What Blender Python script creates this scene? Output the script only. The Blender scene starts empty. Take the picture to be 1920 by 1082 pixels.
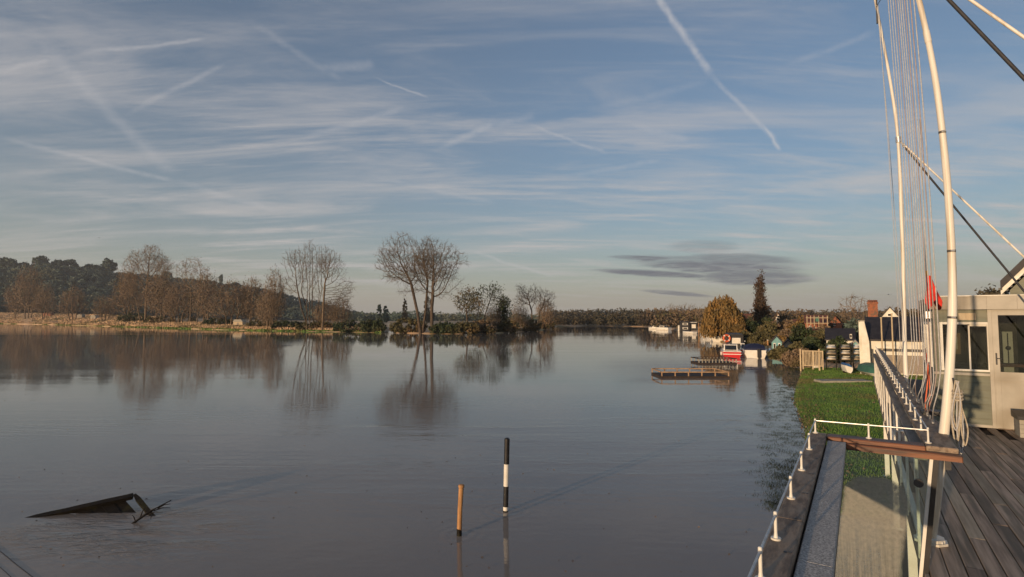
import bpy, math, random
import numpy as np
from mathutils import Vector, Matrix

sc = bpy.context.scene
COL = sc.collection
rad = math.radians

# ------------------------------------------------------------------ camera
H = 4.2                      # camera above the flood water
F = 1000.0                   # focal length in photo pixels (1920 wide)
PITCH = math.atan(56 / F)
cam = bpy.data.cameras.new('camera')
cam.sensor_width = 36.0
cam.lens = 36.0 * F / 1920.0
cam.clip_start = 0.05
cam.clip_end = 40000
camo = bpy.data.objects.new('camera', cam)
camo.location = (0, 0, H)
camo.rotation_euler = (rad(90) + PITCH, 0, 0)
COL.objects.link(camo)
sc.camera = camo

# ------------------------------------------------------------------ light and colour
SUN_EL, SUN_AZ = 4.2, 222.0          # azimuth measured from +Y (view direction) clockwise, i.e. behind the left shoulder
EXPOSURE = 1.1
SKY_STRENGTH = 0.092
SUN_STRENGTH = 2.5
sc.view_settings.view_transform = 'Standard'
sc.view_settings.look = 'None'
sc.view_settings.gamma = 1.0
sc.view_settings.use_curve_mapping = False
sc.view_settings.exposure = EXPOSURE
sc.cycles.use_denoising = True
sc.cycles.max_bounces = 6
sc.cycles.transparent_max_bounces = 12
sc.cycles.caustics_reflective = False
sc.cycles.caustics_refractive = False

sund = bpy.data.lights.new('sun', 'SUN')
sund.energy = SUN_STRENGTH
sund.angle = rad(0.6)
sund.color = (1.0, 0.70, 0.42)
suno = bpy.data.objects.new('sun', sund)
sd = Vector((math.sin(rad(SUN_AZ)) * math.cos(rad(SUN_EL)), math.cos(rad(SUN_AZ)) * math.cos(rad(SUN_EL)), math.sin(rad(SUN_EL))))
suno.rotation_euler = (-sd).to_track_quat('-Z', 'Y').to_euler()
suno.location = sd * 50
COL.objects.link(suno)


def pix_dir(px, py):
    c, s = math.cos(PITCH), math.sin(PITCH)
    a, b = (px - 960) / F, (541 - py) / F
    return Vector((a, c - b * s, s + b * c))


def azel(px, py):
    d = pix_dir(px, py).normalized()
    return math.atan2(d.x, d.y), math.asin(d.z)


class NT:
    """tiny helper for shader node maths"""
    def __init__(self, tree):
        self.t = tree

    def node(self, typ, **kw):
        n = self.t.nodes.new(typ)
        for k, v in kw.items():
            setattr(n, k, v)
        return n

    def put(self, sock, v):
        if v is None:
            return
        if isinstance(v, bpy.types.NodeSocket):
            self.t.links.new(v, sock)
        else:
            sock.default_value = v

    def m(self, op, a, b=None, c=None, clamp=False):
        n = self.node('ShaderNodeMath', operation=op, use_clamp=clamp)
        self.put(n.inputs[0], a)
        self.put(n.inputs[1], b)
        self.put(n.inputs[2], c)
        return n.outputs[0]

    def mapr(self, v, a, b, c=0.0, d=1.0, smooth=True):
        n = self.node('ShaderNodeMapRange', interpolation_type='SMOOTHSTEP' if smooth else 'LINEAR')
        self.put(n.inputs[0], v)
        for i, x in enumerate((a, b, c, d)):
            self.put(n.inputs[1 + i], x)
        return n.outputs[0]

    def mix(self, f, a, b):
        n = self.node('ShaderNodeMix', data_type='RGBA')
        self.put(n.inputs[0], f)
        for s, v in ((n.inputs[6], a), (n.inputs[7], b)):
            if isinstance(v, tuple) and len(v) == 3:
                v = (*v, 1)
            self.put(s, v)
        return n.outputs[2]

    def noise(self, vec, scale, detail=4, rough=0.55, dist=0.0):
        n = self.node('ShaderNodeTexNoise')
        self.put(n.inputs['Vector'], vec)
        n.inputs['Scale'].default_value = scale
        n.inputs['Detail'].default_value = detail
        n.inputs['Roughness'].default_value = rough
        n.inputs['Distortion'].default_value = dist
        return n.outputs[0]

    def mapping(self, vec, loc=(0, 0, 0), rot=(0, 0, 0), scale=(1, 1, 1)):
        n = self.node('ShaderNodeMapping')
        self.put(n.inputs[0], vec)
        n.inputs[1].default_value = loc
        n.inputs[2].default_value = rot
        n.inputs[3].default_value = scale
        return n.outputs[0]

    def xyz(self, x, y, z):
        n = self.node('ShaderNodeCombineXYZ')
        for i, v in enumerate((x, y, z)):
            self.put(n.inputs[i], v)
        return n.outputs[0]


def build_world():
    w = bpy.data.worlds.new('World')
    sc.world = w
    w.use_nodes = True
    nt = w.node_tree
    nt.nodes.clear()
    N = NT(nt)
    sky = N.node('ShaderNodeTexSky', sky_type='NISHITA')
    sky.sun_disc = False
    sky.sun_elevation = rad(SUN_EL)
    sky.sun_rotation = rad(SUN_AZ)
    sky.air_density = 1.0
    sky.dust_density = 0.6
    sky.ozone_density = 3.0
    tc = N.node('ShaderNodeTexCoord').outputs['Generated']
    sep = N.node('ShaderNodeSeparateXYZ')
    nt.links.new(tc, sep.inputs[0])
    X, Y, Z = sep.outputs
    az = N.m('ARCTAN2', X, Y)
    el = N.m('ARCSINE', Z)
    # thin cirrus sheet: planar layer projection of the direction
    den = N.m('ADD', N.m('MAXIMUM', Z, 0.0), 0.10)
    u, v = N.m('DIVIDE', X, den), N.m('DIVIDE', Y, den)
    pl = N.xyz(u, v, 0.0)
    n1 = N.noise(N.mapping(pl, (3.1, 0.4, 0), (0, 0, rad(6)), (0.45, 1.5, 1)), 1.6, 9, 0.62, 0.6)
    n2 = N.noise(N.mapping(pl, (7.1, 2.4, 0), (0, 0, rad(-38)), (0.5, 3.4, 1)), 1.9, 9, 0.66, 0.5)
    n4 = N.noise(N.mapping(pl, (2.1, 5.4, 0), (0, 0, rad(28)), (0.6, 4.5, 1)), 1.7, 8, 0.66, 0.4)
    n3 = N.noise(N.mapping(pl, (1.1, 9.4, 0), (0, 0, 0), (0.5, 0.5, 1)), 0.8, 3, 0.5)
    cir = N.m('ADD', N.mapr(n1, 0.42, 0.70), N.m('MULTIPLY', N.mapr(n2, 0.48, 0.74), 0.6))
    cir = N.m('ADD', cir, N.m('MULTIPLY', N.mapr(n4, 0.52, 0.76), 0.45))
    cir = N.m('MULTIPLY', cir, N.mapr(n3, 0.26, 0.58, 0.38, 1.0))
    # the sheet is thicker low down, where the line of sight crosses more of it
    cir = N.m('MULTIPLY', cir, N.mapr(el, 0.12, 0.50, 1.45, 0.66))
    cir = N.m('MULTIPLY', cir, N.mapr(el, 0.0, 0.10, 0.25, 1.0))
    cir = N.m('MULTIPLY', cir, 0.50, clamp=True)
    # contrails
    jit = N.m('SUBTRACT', N.noise(tc, 22.0, 5, 0.6), 0.5)
    jit2 = N.noise(tc, 60.0, 4, 0.6)
    trails = None
    segs = [((1215, -35), (1335, 140), 9, .85), ((1335, 140), (1462, 272), 6, .5), ((1432, 240), (1463, 278), 4.5, .9),
            ((825, 277), (925, 232), 9, .45), ((925, 232), (1000, 218), 10, .25), ((165, 97), (385, 72), 4, .5),
            ((715, 150), (800, 183), 3, .55), ((1000, 236), (1140, 288), 4.5, .45), ((0, 258), (330, 340), 5, .42),
            ((330, 340), (520, 395), 7, .3), ((0, 132), (90, 112), 4, .4), ((880, 470), (1040, 520), 5, .5),
            ((600, 130), (700, 120), 12, .3), ((1110, 205), (1330, 150), 9, .16), ((470, 40), (640, 150), 8, .2),
            ((60, 60), (330, 330), 14, .3), ((560, 260), (760, 200), 8, .3), ((240, 210), (420, 120), 6, .35), ((1060, 330), (1240, 300), 7, .3), ((700, 330), (930, 380), 6, .25), ((1480, 120), (1640, 60), 7, .25), ((1400, 330), (1620, 380), 8, .2), ((1190, 235), (1290, 262), 8, .25)]
    for (p, q, wd, amp) in segs:
        a0, e0 = azel(*p)
        a1, e1 = azel(*q)
        L = math.hypot(a1 - a0, e1 - e0)
        ta, te = (a1 - a0) / L, (e1 - e0) / L
        da, de = N.m('SUBTRACT', az, a0), N.m('SUBTRACT', el, e0)
        along = N.m('ADD', N.m('MULTIPLY', da, ta), N.m('MULTIPLY', de, te))
        acr = N.m('SUBTRACT', N.m('MULTIPLY', de, ta), N.m('MULTIPLY', da, te))
        acr = N.m('ABSOLUTE', N.m('ADD', acr, N.m('MULTIPLY', jit, 0.012)))
        k = N.mapr(acr, wd * 1.05e-3, 0.0)
        k = N.m('MULTIPLY', k, N.mapr(along, -0.02, L * 0.25))
        k = N.m('MULTIPLY', k, N.mapr(along, L + 0.006, L * 0.9))
        k = N.m('MULTIPLY', k, amp * 0.60)
        trails = k if trails is None else N.m('MAXIMUM', trails, k)
    trails = N.m('MULTIPLY', trails, N.mapr(jit2, 0.2, 0.62, 0.35, 1.0))
    # lens shaped low clouds, in their own shade against the bright horizon air
    wob = N.noise(N.mapping(N.xyz(az, el, 0.0), scale=(16, 130, 1)), 1.0, 8, 0.66, .5)
    wob = N.m('SUBTRACT', wob, 0.5)
    dark = None
    # centre px, half width px, half height px, slope (px/px), amount
    for (cx, cy, hw, hh, sl, am) in [(1345, 500, 150, 13, .07, .95), (1410, 520, 110, 15, .05, .9), (1225, 513, 125, 6.5, .08, 1.0),
                                     (1390, 486, 105, 11, .08, .7), (1320, 462, 70, 12, .05, .32), (1205, 484, 72, 5, .06, .95),
                                     (1268, 550, 72, 4.5, .10, .85), (1330, 490, 180, 12, .06, .55)]:
        a0, e0 = azel(cx, cy)
        da, de = N.m('SUBTRACT', az, a0), N.m('SUBTRACT', el, e0)
        sxx = 0.86e-3
        de = N.m('ADD', de, N.m('MULTIPLY', da, sl))
        de = N.m('ADD', de, N.m('MULTIPLY', wob, 0.016 if hh > 8 else 0.006))
        r = N.m('ADD', N.m('POWER', N.m('DIVIDE', da, hw * sxx), 2.0), N.m('POWER', N.m('DIVIDE', de, hh * 0.95e-3), 2.0))
        k = N.m('MULTIPLY', N.mapr(r, 1.35, 0.3), am)
        dark = k if dark is None else N.m('MAXIMUM', dark, k)
    dark = N.m('MULTIPLY', dark, N.mapr(wob, -0.16, 0.08, 0.55, 1.0))
    # even high veil: optical depth grows with the slant path
    veil = N.m('SUBTRACT', 1.0, N.m('EXPONENT', N.m('DIVIDE', -0.10, N.m('ADD', N.m('MAXIMUM', Z, 0.0), 0.045))))
    s0 = N.mix(veil, sky.outputs[0], VEIL)
    s1 = N.mix(cir, s0, CLOUD)
    s2 = N.mix(trails, s1, TRAIL)
    s3 = N.mix(dark, s2, SHADE)
    bg = N.node('ShaderNodeBackground')
    nt.links.new(s3, bg.inputs[0])
    bg.inputs[1].default_value = SKY_STRENGTH
    out = N.node('ShaderNodeOutputWorld')
    nt.links.new(bg.outputs[0], out.inputs[0])


VEIL = (2.25, 2.08, 1.85)
CLOUD = (2.72, 2.58, 2.52)
TRAIL = (3.0, 2.9, 2.9)
SHADE = (.80, .86, 1.0)
build_world()

# ------------------------------------------------------------------ placement helpers
TH = math.atan2(1608 - 960, F)      # direction of the deck edge, right of the view direction
ST, CT = math.sin(TH), math.cos(TH)
ZD = 2.25                            # deck level above the water


def G(px, py, z=0.0):
    """photo pixel -> point on the level z"""
    d = pix_dir(px, py)
    t = (z - H) / d.z
    return Vector((d.x * t, d.y * t, z))


def P(px, py, depth):
    """photo pixel at a given distance along +Y"""
    d = pix_dir(px, py)
    t = depth / d.y
    return Vector((d.x * t, d.y * t, H + d.z * t))


def uv(p):
    return p.x * ST + p.y * CT, p.x * CT - p.y * ST


def D(u, v, z):
    return Vector((u * ST + v * CT, u * CT - v * ST, z))


def on_u(px, py, u0):
    """pixel ray hits the cross plane u=u0 -> (v, z)"""
    d = pix_dir(px, py)
    t = u0 / (d.x * ST + d.y * CT)
    return (d.x * CT - d.y * ST) * t, H + d.z * t


def on_v(px, py, v0):
    d = pix_dir(px, py)
    t = v0 / (d.x * CT - d.y * ST)
    return (d.x * ST + d.y * CT) * t, H + d.z * t


# ------------------------------------------------------------------ mesh helpers
def mesh_np(name, verts, faces, smooth=False):
    """verts (n,3), faces list of int arrays (m,k)"""
    me = bpy.data.meshes.new(name)
    verts = np.asarray(verts, dtype=np.float32).reshape(-1, 3)
    if not isinstance(faces, list):
        faces = [faces]
    faces = [np.asarray(f, dtype=np.int32) for f in faces if len(f)]
    nl = sum(f.size for f in faces)
    npoly = sum(len(f) for f in faces)
    me.vertices.add(len(verts))
    me.vertices.foreach_set('co', verts.ravel())
    me.loops.add(nl)
    me.polygons.add(npoly)
    me.loops.foreach_set('vertex_index', np.concatenate([f.ravel() for f in faces]))
    tot = np.concatenate([np.full(len(f), f.shape[1], dtype=np.int32) for f in faces])
    st = np.concatenate([[0], np.cumsum(tot)[:-1]]).astype(np.int32)
    me.polygons.foreach_set('loop_start', st)
    me.polygons.foreach_set('loop_total', tot)
    if smooth:
        me.polygons.foreach_set('use_smooth', np.ones(npoly, dtype=bool))
    me.update(calc_edges=True)
    me.validate()
    return me


class MB:
    """collects boxes, tubes and prisms for one mesh; off is subtracted from every point"""
    def __init__(self, off=(0, 0, 0)):
        self.v, self.f, self.off = [], [], Vector(off)

    def add(self, vs, fs):
        b = len(self.v)
        self.v += [tuple(Vector(p) - self.off) for p in vs]
        self.f += [tuple(b + i for i in f) for f in fs]
        return self

    def box(self, x0, x1, y0, y1, z0, z1, bev=0.0):
        if bev <= 0:
            vs = [(x, y, z) for z in (z0, z1) for y in (y0, y1) for x in (x0, x1)]
            return self.add(vs, [(0, 2, 3, 1), (4, 5, 7, 6), (0, 1, 5, 4), (2, 6, 7, 3), (0, 4, 6, 2), (1, 3, 7, 5)])
        b = bev
        ring = lambda z, i: [(x0 + b * i, y0, z), (x1 - b * i, y0, z), (x1, y0 + b * i, z), (x1, y1 - b * i, z), (x1 - b * i, y1, z), (x0 + b * i, y1, z), (x0, y1 - b * i, z), (x0, y0 + b * i, z)]
        top = [(x0 + b, y0 + b, z1), (x1 - b, y0 + b, z1), (x1 - b, y1 - b, z1), (x0 + b, y1 - b, z1)]
        top = [(x0 + 1.4 * b, y0 + b, z1), (x1 - 1.4 * b, y0 + b, z1), (x1 - b, y0 + 1.4 * b, z1), (x1 - b, y1 - 1.4 * b, z1), (x1 - 1.4 * b, y1 - b, z1), (x0 + 1.4 * b, y1 - b, z1), (x0 + b, y1 - 1.4 * b, z1), (x0 + b, y0 + 1.4 * b, z1)]
        vs = ring(z0, 1) + ring(z1 - b, 1) + top
        fs = [tuple(range(7, -1, -1)), tuple(range(16, 24))]
        for k in (0, 8):
            for i in range(8):
                j = (i + 1) % 8
                fs.append((k + i, k + j, k + 8 + j, k + 8 + i))
        return self.add(vs, fs)

    def tube(self, pts, r, n=8, cap=True):
        pts = [Vector(p) for p in pts]
        rs = r if isinstance(r, (list, tuple)) else [r] * len(pts)
        vs, fs = [], []
        ref = None
        for i, p in enumerate(pts):
            t = (pts[min(i + 1, len(pts) - 1)] - pts[max(i - 1, 0)]).normalized()
            if ref is None:
                ref = Vector((1, 0, 0)) if abs(t.x) < 0.8 else Vector((0, 1, 0))
            a = (ref - t * ref.dot(t)).normalized()
            ref = a
            b = t.cross(a)
            for k in range(n):
                th = 2 * math.pi * k / n
                vs.append(p + (a * math.cos(th) + b * math.sin(th)) * rs[i])
        for i in range(len(pts) - 1):
            for k in range(n):
                k2 = (k + 1) % n
                fs.append((i * n + k, i * n + k2, (i + 1) * n + k2, (i + 1) * n + k))
        if cap:
            fs.append(tuple(range(n - 1, -1, -1)))
            fs.append(tuple((len(pts) - 1) * n + k for k in range(n)))
        return self.add(vs, fs)

    def prism(self, poly, h0, h1, axis='z'):
        """poly 2D outline extruded along axis between h0 and h1"""
        n = len(poly)
        mk = {'z': lambda a, b, h: (a, b, h), 'y': lambda a, b, h: (a, h, b), 'x': lambda a, b, h: (h, a, b)}[axis]
        vs = [mk(a, b, h0) for a, b in poly] + [mk(a, b, h1) for a, b in poly]
        fs = [tuple(range(n - 1, -1, -1)), tuple(range(n, 2 * n))]
        fs += [(i, (i + 1) % n, n + (i + 1) % n, n + i) for i in range(n)]
        return self.add(vs, fs)

    def loft(self, rings, cap=True):
        n = len(rings[0])
        vs = [p for r in rings for p in r]
        fs = []
        for i in range(len(rings) - 1):
            for k in range(n):
                k2 = (k + 1) % n
                fs.append((i * n + k, i * n + k2, (i + 1) * n + k2, (i + 1) * n + k))
        if cap:
            fs.append(tuple(range(n - 1, -1, -1)))
            fs.append(tuple((len(rings) - 1) * n + k for k in range(n)))
        return self.add(vs, fs)

    def mesh(self, name, smooth=False):
        me = bpy.data.meshes.new(name)
        me.from_pydata(self.v, [], self.f)
        if smooth:
            me.polygons.foreach_set('use_smooth', [True] * len(me.polygons))
        me.update()
        import bmesh
        bm = bmesh.new()
        bm.from_mesh(me)
        bmesh.ops.recalc_face_normals(bm, faces=bm.faces)
        bm.to_mesh(me)
        bm.free()
        if smooth:
            me.set_sharp_from_angle(angle=rad(40))
        return me


def link(name, me, mat=None, parent=None, loc=None, rz=None):
    o = bpy.data.objects.new(name, me)
    COL.objects.link(o)
    if mat is not None and me is not None and len(me.materials) == 0:
        me.materials.append(mat)
    if parent is not None:
        o.parent = parent
    if loc is not None:
        o.location = loc
    if rz is not None:
        o.rotation_euler = (0, 0, rz)
    return o


def tag(o, label, cat, group=None):
    o['label'] = label
    o['category'] = cat
    if group:
        o['group'] = group
    return o


def thing(name, label, cat, loc, rz=0.0, group=None):
    return tag(link(name, None, loc=loc, rz=rz), label, cat, group)


def part(name, mb, mat, parent, smooth=False, label=None):
    o = link(name, mb.mesh(name, smooth), mat, parent)
    if label:
        o['label'] = label
    return o


def copy_tree(o, parent=None):
    c = o.copy()
    COL.objects.link(c)
    c.parent = parent
    for ch in list(o.children):
        copy_tree(ch, c)
    return c


# ------------------------------------------------------------------ materials
def mat(name, c1, c2=None, scale=8.0, rough=0.7, bump=0.0, bscale=None, stretch=(1, 1, 1), spec=0.35, rnd=0.0, detail=5, metal=0.0,
        c3=None, s3=1.0, coord='Object', lo=0.35, hi=0.65, coat=0.0):
    m = bpy.data.materials.new(name)
    m.use_nodes = True
    nt = m.node_tree
    N = NT(nt)
    b = nt.nodes['Principled BSDF']
    b.inputs['Roughness'].default_value = rough
    b.inputs['Specular IOR Level'].default_value = spec
    b.inputs['Metallic'].default_value = metal
    b.inputs['Coat Weight'].default_value = coat
    tc = N.node('ShaderNodeTexCoord').outputs[coord]
    vec = N.mapping(tc, scale=stretch)
    if rnd:
        oi = N.node('ShaderNodeObjectInfo')
        off = N.node('ShaderNodeVectorMath', operation='ADD')
        nt.links.new(vec, off.inputs[0])
        nt.links.new(N.xyz(N.m('MULTIPLY', oi.outputs['Random'], 37.0), N.m('MULTIPLY', oi.outputs['Random'], 91.0), 0.0), off.inputs[1])
        vec = off.outputs[0]
    if c2 is None:
        c2 = tuple(x * 0.75 for x in c1)
    n = N.noise(vec, scale, detail, 0.6)
    col = N.mix(N.mapr(n, lo, hi), c1, c2)
    if c3 is not None:
        col = N.mix(N.mapr(N.noise(vec, s3, 3, 0.5), 0.48, 0.68), col, c3)
    if rnd:
        hs = N.node('ShaderNodeHueSaturation')
        nt.links.new(col, hs.inputs['Color'])
        nt.links.new(N.m('ADD', N.m('MULTIPLY', N.m('SUBTRACT', oi.outputs['Random'], 0.5), rnd * 2), 1.0), hs.inputs['Value'])
        col = hs.outputs[0]
    nt.links.new(col, b.inputs['Base Color'])
    if bump:
        bn = N.node('ShaderNodeBump')
        bn.inputs['Strength'].default_value = 1.0
        bn.inputs['Distance'].default_value = bump
        nt.links.new(N.noise(vec, bscale or scale * 2, 5, 0.65), bn.inputs['Height'])
        nt.links.new(bn.outputs[0], b.inputs['Normal'])
    return m


M = {}
M['white'] = mat('white_paint', (.78, .76, .70), (.66, .63, .56), 3, .42, .0006, 40, c3=(.55, .51, .43), s3=1.2)
M['mast'] = mat('mast_paint', (.80, .77, .70), (.72, .68, .60), 1.5, .38, 0, stretch=(6, 6, .5), c3=(.52, .44, .33), s3=2.2)
M['mastfit'] = mat('mast_tape', (.10, .09, .08), (.06, .055, .05), 12, .6)
M['baluster'] = mat('baluster_paint', (.80, .78, .72), (.66, .62, .54), 6, .4)
M['steel'] = mat('galvanised_steel', (.62, .62, .62), (.45, .45, .45), 30, .35, metal=.6)
M['darkmetal'] = mat('dark_metal', (.03, .03, .035), (.05, .05, .05), 20, .45)
M['cable'] = mat('cable_sheath', (.025, .028, .035), (.04, .04, .045), 20, .6)
M['deckwood'] = mat('deck_boards', (.40, .30, .22), (.215, .155, .112), 2.2, .62, .0025, 9, stretch=(9, .5, 3), rnd=.42, c3=(.15, .12, .085), s3=1.1, lo=.3, hi=.7)
M['deckpale'] = mat('deck_boards_new', (.44, .36, .26), (.30, .24, .17), 2.2, .66, .002, 9, stretch=(9, .5, 3), rnd=.25)
M['darkwood'] = mat('weathered_cap', (.33, .245, .175), (.15, .11, .082), 9, .75, .003, 22, stretch=(3, .7, 3), c3=(.28, .23, .18), s3=5)
M['redwood'] = mat('oiled_hardwood', (.22, .090, .046), (.11, .046, .028), 3, .5, .002, 8, stretch=(.8, 8, 8), c3=(.075, .045, .035), s3=3)
M['greywood'] = mat('grey_rail', (.34, .29, .24), (.21, .18, .15), 4, .75, .002, 14, stretch=(6, .6, 6))
M['felt'] = mat('mineral_felt', (.56, .525, .48), (.27, .255, .235), 110, .9, .002, 180, detail=3, c3=(.34, .32, .30), s3=4, lo=.4, hi=.6)
M['bark'] = mat('bark', (.115, .085, .060), (.060, .045, .034), 2.0, .9)
M['barkpale'] = mat('pale_bark', (.20, .145, .095), (.10, .075, .052), 2.0, .9)
M['twig'] = mat('twigs', (.17, .130, .096), (.11, .085, .064), 1.2, .9)
M['twigwarm'] = mat('warm_twigs', (.29, .215, .150), (.20, .150, .108), .5, .9)
M['twigdark'] = mat('dark_twigs', (.060, .050, .040), (.04, .034, .028), .5, .9)
M['leafbrown'] = mat('brown_leaves', (.215, .150, .095), (.150, .112, .075), .45, .85, c3=(.09, .085, .035), s3=.25)
M['leafolive'] = mat('olive_leaves', (.13, .115, .052), (.075, .072, .036), .5, .85, c3=(.17, .11, .05), s3=.3)
M['leafgreen'] = mat('evergreen_leaves', (.050, .072, .030), (.032, .046, .022), .8, .7, c3=(.095, .092, .040), s3=.6)
M['leafwood'] = mat('hill_leaves', (.105, .145, .120), (.070, .102, .088), .05, .9, c3=(.15, .155, .105), s3=.02)
M['leaffar'] = mat('far_leaves', (.095, .080, .052), (.055, .056, .042), .04, .9, c3=(.145, .098, .054), s3=.03)
M['willow'] = mat('willow_leaves', (.215, .135, .044), (.125, .088, .032), .8, .7, c3=(.29, .165, .050), s3=.5)
M['poplar'] = mat('poplar_leaves', (.105, .060, .034), (.055, .040, .026), .8, .8)
M['grassblade'] = mat('grass_blades', (.155, .275, .052), (.10, .185, .036), .6, .6, c3=(.19, .18, .06), s3=.35)
M['drowned'] = mat('drowned_grass', (.028, .042, .014), (.016, .024, .010), .8, .7)
M['drygrass'] = mat('dry_grass', (.64, .44, .27), (.46, .31, .18), .15, .85, c3=(.17, .15, .06), s3=.05)
M['render_w'] = mat('white_render', (.80, .77, .68), (.70, .66, .56), 1.5, .7, c3=(.58, .53, .43), s3=.6)
M['slate'] = mat('dark_slates', (.035, .032, .036), (.022, .020, .024), 2.5, .6, .01, 6)
M['redtile'] = mat('red_tiles', (.20, .075, .045), (.12, .05, .035), 1.5, .75)
M['brick'] = mat('red_brick', (.34, .125, .065), (.22, .085, .050), 4, .85, c3=(.16, .10, .07), s3=2)
M['glassdark'] = mat('window_glass', (.010, .011, .012), (.014, .014, .014), 2, .04, spec=.6)
M['sage'] = mat('sage_cladding', (.165, .178, .135), (.13, .138, .105), 3, .55, .001, 30, stretch=(.6, 1, 4), c3=(.20, .20, .15), s3=.8)
M['creampaint'] = mat('cream_paint', (.45, .42, .36), (.385, .36, .305), 3, .55, .0006, 60, c3=(.27, .235, .18), s3=.9)
M['black'] = mat('black_paint', (.014, .014, .016), (.022, .022, .024), 10, .45)
M['red'] = mat('red_paint', (.62, .020, .022), (.52, .018, .02), 4, .3, coat=.3)
M['redcloth'] = mat('red_flag_cloth', (.75, .050, .030), (.58, .034, .024), 6, .75)
M['orange'] = mat('orange_plastic', (.75, .16, .06), (.62, .12, .05), 6, .5)
M['boatwhite'] = mat('gelcoat', (.82, .80, .74), (.74, .70, .62), 2, .25, coat=.3)
M['navy'] = mat('navy_canvas', (.016, .024, .070), (.010, .015, .045), 5, .75)
M['yellow'] = mat('yellow_varnish', (.55, .32, .085), (.42, .23, .06), 3, .4)
M['bluepaint'] = mat('blue_paint', (.03, .12, .32), (.025, .09, .25), 4, .35)
M['teal'] = mat('teal_paint', (.16, .36, .38), (.12, .28, .30), 4, .55)
M['palewood'] = mat('pale_fence_wood', (.58, .47, .31), (.44, .34, .22), 6, .75, stretch=(3, 3, .5))
M['pontoonwood'] = mat('pontoon_wood', (.46, .30, .17), (.30, .19, .11), 3, .75)
M['pontoondark'] = mat('pontoon_float', (.05, .035, .028), (.03, .022, .02), 3, .8)
M['wetwood'] = mat('wet_dark_wood', (.008, .007, .006), (.015, .012, .009), 5, .6, .006, 9, c3=(.022, .021, .010), s3=3, spec=.15)
M['postwood'] = mat('post_wood', (.50, .27, .115), (.33, .17, .075), 5, .7, .002, 20, stretch=(6, 6, .6))
M['rope'] = mat('rope', (.52, .46, .36), (.36, .31, .24), 60, .85)
M['ropepale'] = mat('pale_halyard', (.50, .50, .50), (.38, .38, .39), 30, .8)
M['ropered'] = mat('red_halyard', (.42, .34, .31), (.33, .27, .25), 30, .8)
M['interior'] = mat('hut_interior', (.11, .095, .080), (.075, .066, .056), 3, .9)
M['paper'] = mat('paper', (.75, .70, .60), (.68, .62, .52), 4, .8)
M['concrete'] = mat('concrete', (.40, .37, .31), (.30, .28, .23), 3, .9)
M['green'] = mat('green_sheet', (.05, .16, .12), (.04, .12, .09), 3, .7)


def water_material():
    m = bpy.data.materials.new('river_water')
    m.use_nodes = True
    nt = m.node_tree
    N = NT(nt)
    b = nt.nodes['Principled BSDF']
    b.inputs['Roughness'].default_value = 0.025
    b.inputs['IOR'].default_value = 1.33
    b.inputs['Specular IOR Level'].default_value = 0.5
    tc = N.node('ShaderNodeTexCoord').outputs['Object']
    big = N.noise(N.mapping(tc, scale=(.02, .035, 1)), 1.0, 4, 0.5)
    nt.links.new(N.mix(N.mapr(big, .3, .7), (.270, .222, .180), (.235, .198, .165)), b.inputs['Base Color'])
    # current-drawn patches of wind ripple between glassy lanes
    lanes = N.mapr(N.noise(N.mapping(tc, (3, 1, 0), (0, 0, rad(12)), (.008, .085, 1)), 1.0, 6, 0.62), .42, .68, .16, 1.25)
    r1 = N.noise(N.mapping(tc, scale=(.55, 1.5, 1)), 1.0, 3, 0.5)
    r2 = N.noise(N.mapping(tc, (5, 3, 0), (0, 0, rad(20)), (2.0, 4.5, 1)), 1.0, 3, 0.55)
    swell = N.noise(N.mapping(tc, (9, 3, 0), (0, 0, rad(-14)), (.10, .30, 1)), 1.0, 2, 0.5)
    h = N.m('ADD', N.m('MULTIPLY', r1, WAVE1), N.m('MULTIPLY', r2, WAVE2))
    h = N.m('MULTIPLY', h, lanes)
    # livelier ripple where the current runs fast past the club bank
    sy = N.node('ShaderNodeSeparateXYZ')
    nt.links.new(tc, sy.inputs[0])
    h = N.m('MULTIPLY', h, N.mapr(sy.outputs[1], 12.0, 48.0, 2.5, 0.32))
    h = N.m('ADD', h, N.m('MULTIPLY', swell, WAVE3))
    # eddies streaming off the snagged timber and rings at the two posts
    sepn = N.node('ShaderNodeSeparateXYZ')
    nt.links.new(tc, sepn.inputs[0])
    x, y = sepn.outputs[0], sepn.outputs[1]
    c = G(235, 1000)
    ex = N.m('DIVIDE', N.m('SUBTRACT', x, c.x), 3.2)
    ey = N.m('DIVIDE', N.m('SUBTRACT', y, c.y), 1.7)
    e2 = N.m('ADD', N.m('MULTIPLY', ex, ex), N.m('MULTIPLY', ey, ey))
    eddy = N.mapr(e2, 1.3, -0.2)
    big2 = N.noise(N.mapping(tc, rot=(0, 0, rad(-28)), scale=(.5, 1.6, 1)), 1.0, 3, .6)
    en = N.noise(N.mapping(tc, rot=(0, 0, rad(-28)), scale=(3.2, 8.0, 1)), 1.0, 4, .6, 1.2)
    h = N.m('ADD', h, N.m('MULTIPLY', N.m('MULTIPLY', N.m('MULTIPLY', en, eddy), N.mapr(big2, .35, .6, .1, 1.0)), .030))
    for (px, py, amp) in ((862, 1003, .0010), (948, 958, .0016)):
        q = G(px, py)
        dx, dy = N.m('SUBTRACT', x, q.x), N.m('SUBTRACT', y, q.y)
        d = N.m('SQRT', N.m('ADD', N.m('MULTIPLY', dx, dx), N.m('MULTIPLY', dy, dy)))
        wv = N.m('MULTIPLY', N.m('SINE', N.m('ADD', N.m('MULTIPLY', d, 30.0), N.m('MULTIPLY', r1, 9.0))), N.mapr(d, .9, 0.05))
        h = N.m('ADD', h, N.m('MULTIPLY', wv, amp))
    bn = N.node('ShaderNodeBump')
    bn.inputs['Strength'].default_value = 1.0
    bn.inputs['Distance'].default_value = 1.0
    nt.links.new(h, bn.inputs['Height'])
    nt.links.new(bn.outputs[0], b.inputs['Normal'])
    return m


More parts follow.
